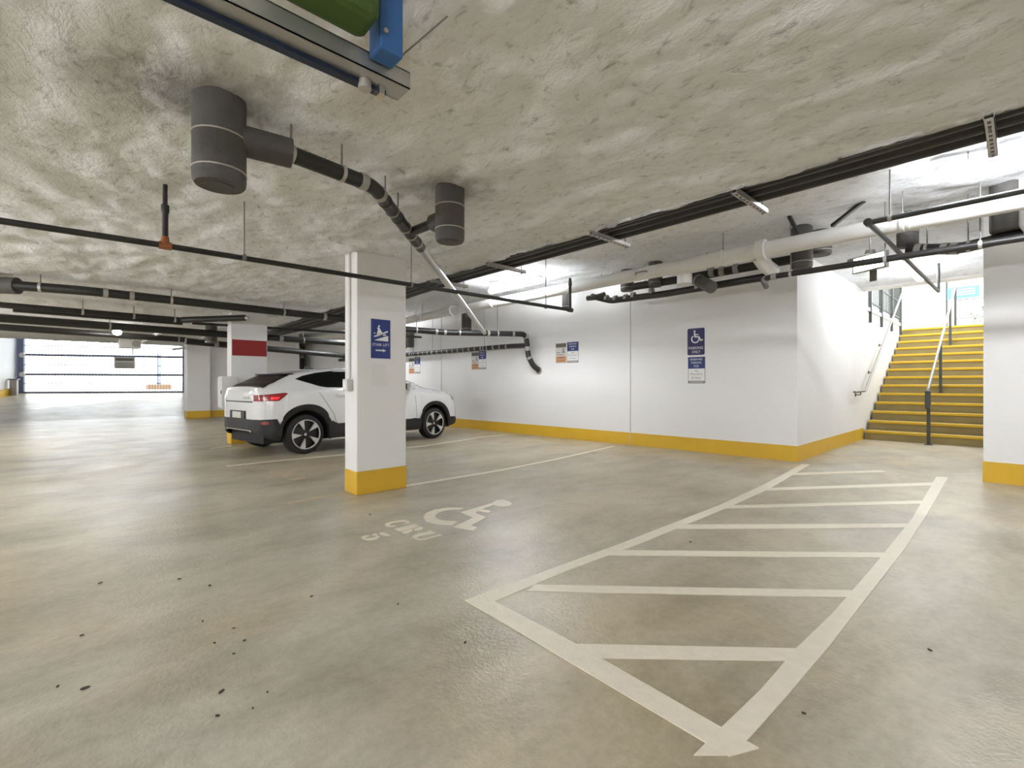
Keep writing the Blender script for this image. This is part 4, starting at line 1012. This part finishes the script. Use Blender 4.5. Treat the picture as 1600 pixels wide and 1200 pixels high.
# small camera-like device on the wall beside the column
c = PW(642, 542) + Vector((0, -.2, 0))
t = thing('wall_horn', 'small horn device on a grey bracket beside the near column', 'horn', c)
mb = MB(); mb.box(c + Vector((-.02, .02, -.02)), c + Vector((.16, .21, .42))); obj('bracket_box', mb, M_GREYI, t)
mb = MB(); mb.tube([c + Vector((0, 0, -.02)), c + Vector((.06, -.12, -.02))], [.05, .085], 14); obj('horn_cone', mb, M_BLACK, t, True)
mb = MB(); mb.tube([c + Vector((.08, -.02, -.02)), c + Vector((.12, -.09, -.02))], .055, 12); obj('brass_cap', mb, M_COPPER, t, True)

# ================================================================== CAR
WBASE = 2.75; TR = .315; RA = .385
CR = PZ(477, 709.2); CF = PZ(677, 684.9)
hd = (CF - CR); hd.z = 0; hd.normalize(); rt = Vector((hd.y, -hd.x, 0))
car = thing('car', 'white coupe crossover with black lower cladding parked nose to the wall', 'car', CR - rt * .80)
car.rotation_euler = (0, 0, math.atan2(-hd.x, hd.y))
def tab(y, T): return np.interp(y, [a for a, _ in T], [b for _, b in T])
T_top = [(-.68, 1.00), (-.655, 1.07), (-.62, 1.085), (-.57, 1.075), (-.40, 1.165), (-.22, 1.255), (-.12, 1.295), (.1, 1.335), (.40, 1.375), (.75, 1.405), (1.15, 1.425), (1.55, 1.415), (1.8, 1.38), (2.0, 1.31), (2.3, 1.165), (2.55, 1.05), (2.75, 1.02), (3.1, .985), (3.35, .94), (3.5, .87), (3.58, .76), (3.62, .62)]
T_hw = [(-.68, .46), (-.67, .55), (-.645, .64), (-.60, .715), (-.52, .775), (-.40, .825), (-.25, .855), (-.1, .868), (.5, .875), (1.4, .87), (2.4, .872), (2.8, .87), (3.15, .835), (3.4, .75), (3.54, .66), (3.62, .56)]
T_belt = [(-.68, .92), (-.55, .985), (-.3, 1.015), (.3, 1.045), (1.0, 1.045), (2.3, .99), (2.7, .955), (3.2, .90), (3.45, .80), (3.62, .56)]
T_wr = [(-.68, .42), (-.62, .56), (-.55, .61), (-.3, .60), (.1, .565), (.6, .575), (1.3, .595), (1.9, .60), (2.3, .67), (2.6, .74), (3.1, .70), (3.4, .58), (3.62, .42)]
T_low = [(-.68, .37), (-.55, .28), (-.42, .25), (.4, .21), (2.3, .21), (3.1, .22), (3.5, .26), (3.62, .32)]
ys = np.unique(np.concatenate([np.linspace(-.68, 3.62, 110), np.linspace(-.68, -.5, 14), np.linspace(-RA, RA, 41), WBASE + np.linspace(-RA, RA, 41)]))
def smooth_tab(T):
    v = tab(ys, T)
    for _ in range(4):
        w = v.copy(); w[1:-1] = .25 * v[:-2] + .5 * v[1:-1] + .25 * v[2:]; v = w
    return v
vt, vh, vb, vr = smooth_tab(T_top), smooth_tab(T_hw), smooth_tab(T_belt), smooth_tab(T_wr)
vb = np.minimum(vb, vt - .05)
low = tab(ys, T_low)
for c0 in (0, WBASE):
    d = ys - c0; zz = np.where(np.abs(d) < RA, TR + np.sqrt(np.maximum(0, RA ** 2 - d ** 2)), 0); low = np.maximum(low, np.where(zz > 0, zz, low))
def section(i):
    hw, b, t, wr, lo = vh[i], vb[i], vt[i], vr[i], low[i]
    P = [(hw - .07, lo + .02), (hw - .03, lo)]
    for f, dx in ((.10, -.008), (.3, .0), (.55, .002), (.78, -.006), (.92, -.022), (1.0, -.045)):
        P.append((hw + dx, lo + (b - lo) * f))
    x0, z0 = hw - .06, b + .012
    ze = b + (t - b) * .86
    for f in (0.0, .33, .66, 1.0):
        P.append((x0 + (min(wr, x0 - .02) - x0) * f + .018 * math.sin(math.pi * f), z0 + (ze - z0) * f))
    we = min(wr, x0 - .02)
    for f, g in ((.86, .60), (.62, .86), (.32, .97), (0.0, 1.0)): P.append((we * f, ze + (t - ze) * g))
    return P
mb = MB(); secs = [section(i) for i in range(len(ys))]; K = len(secs[0])
for i, P in enumerate(secs):
    row = [(x, ys[i], z) for x, z in P] + [(-x, ys[i], z) for x, z in reversed(P[:-1])]; mb.v += row
W2 = 2 * K - 1
for i in range(len(ys) - 1):
    for k in range(W2 - 1): mb.f.append((i * W2 + k, i * W2 + k + 1, (i + 1) * W2 + k + 1, (i + 1) * W2 + k))
mb.f.append(tuple(range(W2))); mb.f.append(tuple((len(ys) - 1) * W2 + k for k in reversed(range(W2))))
body = obj('body', mb, M_CAR, car, True, local=True, angle=32)
body.data.materials.append(M_CLAD)
for pg in body.data.polygons:
    if len(pg.vertices) == 4:
        k = min(v % W2 for v in pg.vertices)
        if k <= 2 or k >= W2 - 4: pg.material_index = 1
bvh = BVHTree.FromPolygons([Vector(v) for v in mb.v], mb.f)
def cast(p, d):
    h = bvh.ray_cast(p, d); 
    if h[0] is None:
        n = bvh.find_nearest(p + d * 2.0 if False else p); return n[0], n[1]
    return h[0], h[1]
def patch(name, polys, axis, off, m, cuts=3, parent=car):
    """panel lying on the body: polygon seen along an axis, projected on to the body and lifted by off"""
    bm = bmesh.new()
    for poly in polys:
        bm.faces.new([bm.verts.new((a, b, 0)) for a, b in poly])
    bmesh.ops.triangulate(bm, faces=bm.faces)
    for _ in range(cuts): bmesh.ops.subdivide_edges(bm, edges=[e for e in bm.edges if e.calc_length() > .045], cuts=1, use_grid_fill=True)
    bmesh.ops.triangulate(bm, faces=bm.faces)
    for v in bm.verts:
        a, b = v.co.x, v.co.y
        if axis == '+x': p, d = Vector((3, a, b)), Vector((-1, 0, 0))
        elif axis == '-x': p, d = Vector((-3, a, b)), Vector((1, 0, 0))
        elif axis == '-y': p, d = Vector((a, -4, b)), Vector((0, 1, 0))
        elif axis == '+y': p, d = Vector((a, 8, b)), Vector((0, -1, 0))
        else: p, d = Vector((a, b, 4)), Vector((0, 0, -1))
        h, n = cast(p, d)
        if bvh.ray_cast(p, d)[0] is None:
            far = p + d * (2.13 if axis in ('+x', '-x') else (3.1 if axis == '-y' else 4.4)); h = bvh.find_nearest(far)[0]; n = -d
        v.co = h - d * off
    me = bpy.data.meshes.new(name); bmesh.ops.recalc_face_normals(bm, faces=bm.faces); bm.to_mesh(me); bm.free()
    return obj(name, me, m, parent, True, local=True, angle=60)
def sides(name, polys, off, m, cuts=3):
    for ax in ('+x', '-x'): patch(name, polys, ax, off, m, cuts)
# glass
sides('side_window', [[(-.10, 1.20), (.24, 1.085), (.36, 1.065), (1.02, 1.062), (1.02, 1.375), (.72, 1.362), (.30, 1.31), (.05, 1.255)]], .005, M_GLASS)
sides('side_window', [[(1.06, 1.062), (2.22, 1.02), (1.98, 1.235), (1.78, 1.342), (1.5, 1.372), (1.06, 1.377)]], .005, M_GLASS)
patch('rear_window', [[(-.62, -.575), (.62, -.575), (.585, -.30), (.555, -.15), (-.555, -.15), (-.585, -.30)]], 'z', .006, M_GLASS, 4)
patch('windscreen', [[(-.56, 1.86), (.56, 1.86), (.68, 2.52), (-.68, 2.52)]], 'z', .006, M_GLASS, 4)
# tail spoiler blade above the rear window
mb = MB(); mb.box((-.54, -.20, 1.272), (.54, -.06, 1.294)); obj('roof_spoiler', mb, M_CLAD, car, local=True, bevel=.008)
# lamps and rear panel
sides('tail_light', [[(-.665, .855), (-.42, .86), (-.29, .975), (-.34, .985), (-.665, .95)]], .007, M_TAILR)
sides('tail_light_glow', [[(-.53, .885), (-.44, .885), (-.40, .92), (-.52, .92)]], .010, M_TAILB, 2)
for s in (-1, 1):
    patch('tail_light', [[(s * .52, .855), (s * .685, .855), (s * .685, .95), (s * .52, .95)]], '-y', .007, M_TAILR)
patch('gloss_strip', [[(-.50, .835), (.50, .835), (.50, .852), (-.50, .852)]], '-y', .006, M_CLAD)
patch('lower_bumper', [[(-.67, .385), (.67, .385), (.67, .575), (-.67, .575)]], '-y', .008, M_CLAD)
patch('skid_plate', [[(-.5, .375), (.5, .375), (.46, .41), (-.46, .41)]], '-y', .014, M_CHROME)
mb = MB(); mb.box((-.27, -.70, .575), (.27, -.67, .70)); pl = obj('plate_recess', mb, M_CLAD, car, local=True)
mb = MB(); mb.box((-.16, -.707, .585), (.16, -.70, .685)); obj('licence_plate', mb, M_SCREAM, pl, local=True)
tm = text_mesh('VOLVO', Vector((.18, -.688, .885)), Vector((1, 0, 0)), Vector((0, 0, 1)), .26, .035)
obj('badge_lettering', tm, M_SGREY, car, local=True)
# cladding along the sides
def arch_poly(c0, r0, r1, a0=0, a1=180, n=18):
    q = []
    for k in range(n):
        A, B = math.radians(a0 + (a1 - a0) * k / n), math.radians(a0 + (a1 - a0) * (k + 1) / n)
        q.append([(c0 + r0 * math.cos(A), TR + r0 * math.sin(A)), (c0 + r1 * math.cos(A), TR + r1 * math.sin(A)), (c0 + r1 * math.cos(B), TR + r1 * math.sin(B)), (c0 + r0 * math.cos(B), TR + r0 * math.sin(B))])
    return q
for c0 in (0, WBASE): sides('arch_trim', arch_poly(c0, RA + .003, RA + .068), .012, M_CLAD, 1)
sides('bumper_cladding', [[(-.67, .38), (-.55, .29), (-.39, .26), (-.41, .49), (-.45, .585), (-.67, .575)]], .008, M_CLAD)
sides('sill_cladding', [[(.395, .215), (2.355, .215), (2.355, .43), (2.2, .455), (1.3, .40), (.72, .405), (.50, .475), (.42, .52)]], .008, M_CLAD)
sides('bumper_cladding', [[(3.145, .235), (3.5, .265), (3.58, .30), (3.58, .37), (3.4, .37), (3.15, .43)]], .010, M_CLAD)
mb = MB()
for s in (-1, 1): mb.box((s * .80, .42, .20), (s * .865, 2.3, .222))
obj('sill_trim', mb, M_CHROME, car, local=True)
# front lamps, seams, handles, reflectors
sides('headlight', [[(3.28, .80), (3.50, .74), (3.50, .80), (3.40, .86), (3.30, .87)]], .006, M_SGREY, 2)
sides('door_seam', [[(.20, .985), (.212, .985), (.46, .62), (.448, .62)], [(.448, .62), (.46, .62), (.52, .44), (.508, .44)]], .004, M_SGREY, 2)
sides('door_seam', [[(1.035, .42), (1.045, .42), (1.045, 1.05), (1.035, 1.05)]], .004, M_SGREY, 2)
sides('door_seam', [[(2.235, .46), (2.245, .46), (2.205, 1.0), (2.195, 1.0)]], .004, M_SGREY, 2)
sides('rear_reflector', [[(-.63, .50), (-.56, .50), (-.55, .545), (-.63, .545)]], .013, M_TAILR, 1)
for s in (-1, 1):
    for y in (.62, 1.72):
        x = s * (float(np.interp(y, ys, vh)) + .008)
        mb = MB(); mb.tube(fillet([(x - s * .02, y - .11, .945), (x + s * .02, y - .09, .945), (x + s * .02, y + .09, .945), (x - s * .02, y + .11, .945)], .03), .012, 8); obj('door_handle', mb, M_CAR, car, True, local=True)
    mb = MB(); mb.box((s * .84, 2.0, 1.02), (s * 1.0, 2.12, 1.14)); obj('door_mirror', mb, M_CAR, car, local=True, bevel=.03)
zt = float(np.interp(.52, ys, vt))
mb = MB(); mb.add([(-.02, .40, zt - .02), (.02, .40, zt - .02), (.02, .60, zt - .01), (-.02, .60, zt - .01), (-.008, .42, zt + .055), (.008, .42, zt + .055), (.012, .56, zt + .02), (-.012, .56, zt + .02)],
               [(3, 2, 1, 0), (4, 5, 6, 7), (0, 1, 5, 4), (1, 2, 6, 5), (2, 3, 7, 6), (3, 0, 4, 7)]); obj('roof_fin', mb, M_CLAD, car, local=True)
mb = MB(); mb.box((-.58, -.55, .19), (.58, 3.4, .62)); obj('underbody', mb, M_TYRE, car, local=True)
for s in (-1, 1):
    for yc in (0, WBASE):
        m = MB(); n = 24
        for xx in (.56, .80):
            for k in range(n + 1):
                a = math.pi * k / n; m.v.append((s * xx, yc + (RA + .004) * math.cos(a), TR + (RA + .004) * math.sin(a)))
        for k in range(n): m.f.append((k, k + 1, n + 2 + k, n + 1 + k))
        m.f.append(tuple(range(n + 1))); obj('wheel_well', m, M_TYRE, car, True, local=True)
# wheels
def lathe_x(prof, s, n=40):
    m = MB(); k = len(prof)
    for j in range(n):
        a = 2 * math.pi * j / n
        for x, r in prof: m.v.append((s * x, r * math.cos(a), r * math.sin(a)))
    for j in range(n):
        for i in range(k - 1): m.f.append((j * k + i, j * k + i + 1, ((j + 1) % n) * k + i + 1, ((j + 1) % n) * k + i))
    return m
for s in (-1, 1):
    for yc in (0, WBASE):
        ri = .232
        tp = [(.62, ri), (.625, TR - .05), (.64, TR - .012), (.66, TR), (.80, TR), (.82, TR - .012), (.835, TR - .045), (.838, ri + .02), (.83, ri)]
        m = lathe_x(tp, s); w = obj('wheel', m, M_TYRE, car, True, local=True); w.location = (0, yc, TR)
        m = lathe_x([(.70, .0), (.79, .03), (.79, .06), (.775, .11), (.775, ri), (.83, ri + .004)], s); obj('rim_dish', m, M_RIMD, w, True, local=True)
        m = lathe_x([(.826, ri - .012), (.842, ri - .008), (.842, ri + .004), (.826, ri + .006)], s); obj('rim_edge', m, M_RIMS, w, True, local=True)
        for k in range(5):
            a = math.radians(90 + 72 * k + 14); ca, sa = math.cos(a), math.sin(a)
            q = [(.068, .012), (ri - .008, .075), (ri - .002, .0), (ri - .008, -.018)]
            m = MB(); pts = [(r * ca - t_ * sa, r * sa + t_ * ca) for r, t_ in q]
            vs_ = [(s * .80, p[0] * s, p[1]) for p in pts] + [(s * .838, p[0] * s, p[1]) for p in pts]
            m.add(vs_, [(0, 1, 2, 3), (7, 6, 5, 4), (0, 4, 5, 1), (1, 5, 6, 2), (2, 6, 7, 3), (3, 7, 4, 0)]); obj('spoke_blade', m, M_RIMS, w, local=True)
        m = lathe_x([(.80, .0), (.812, .022), (.80, .026)], s, 16); obj('hub_cap', m, M_BAND, w, True, local=True)
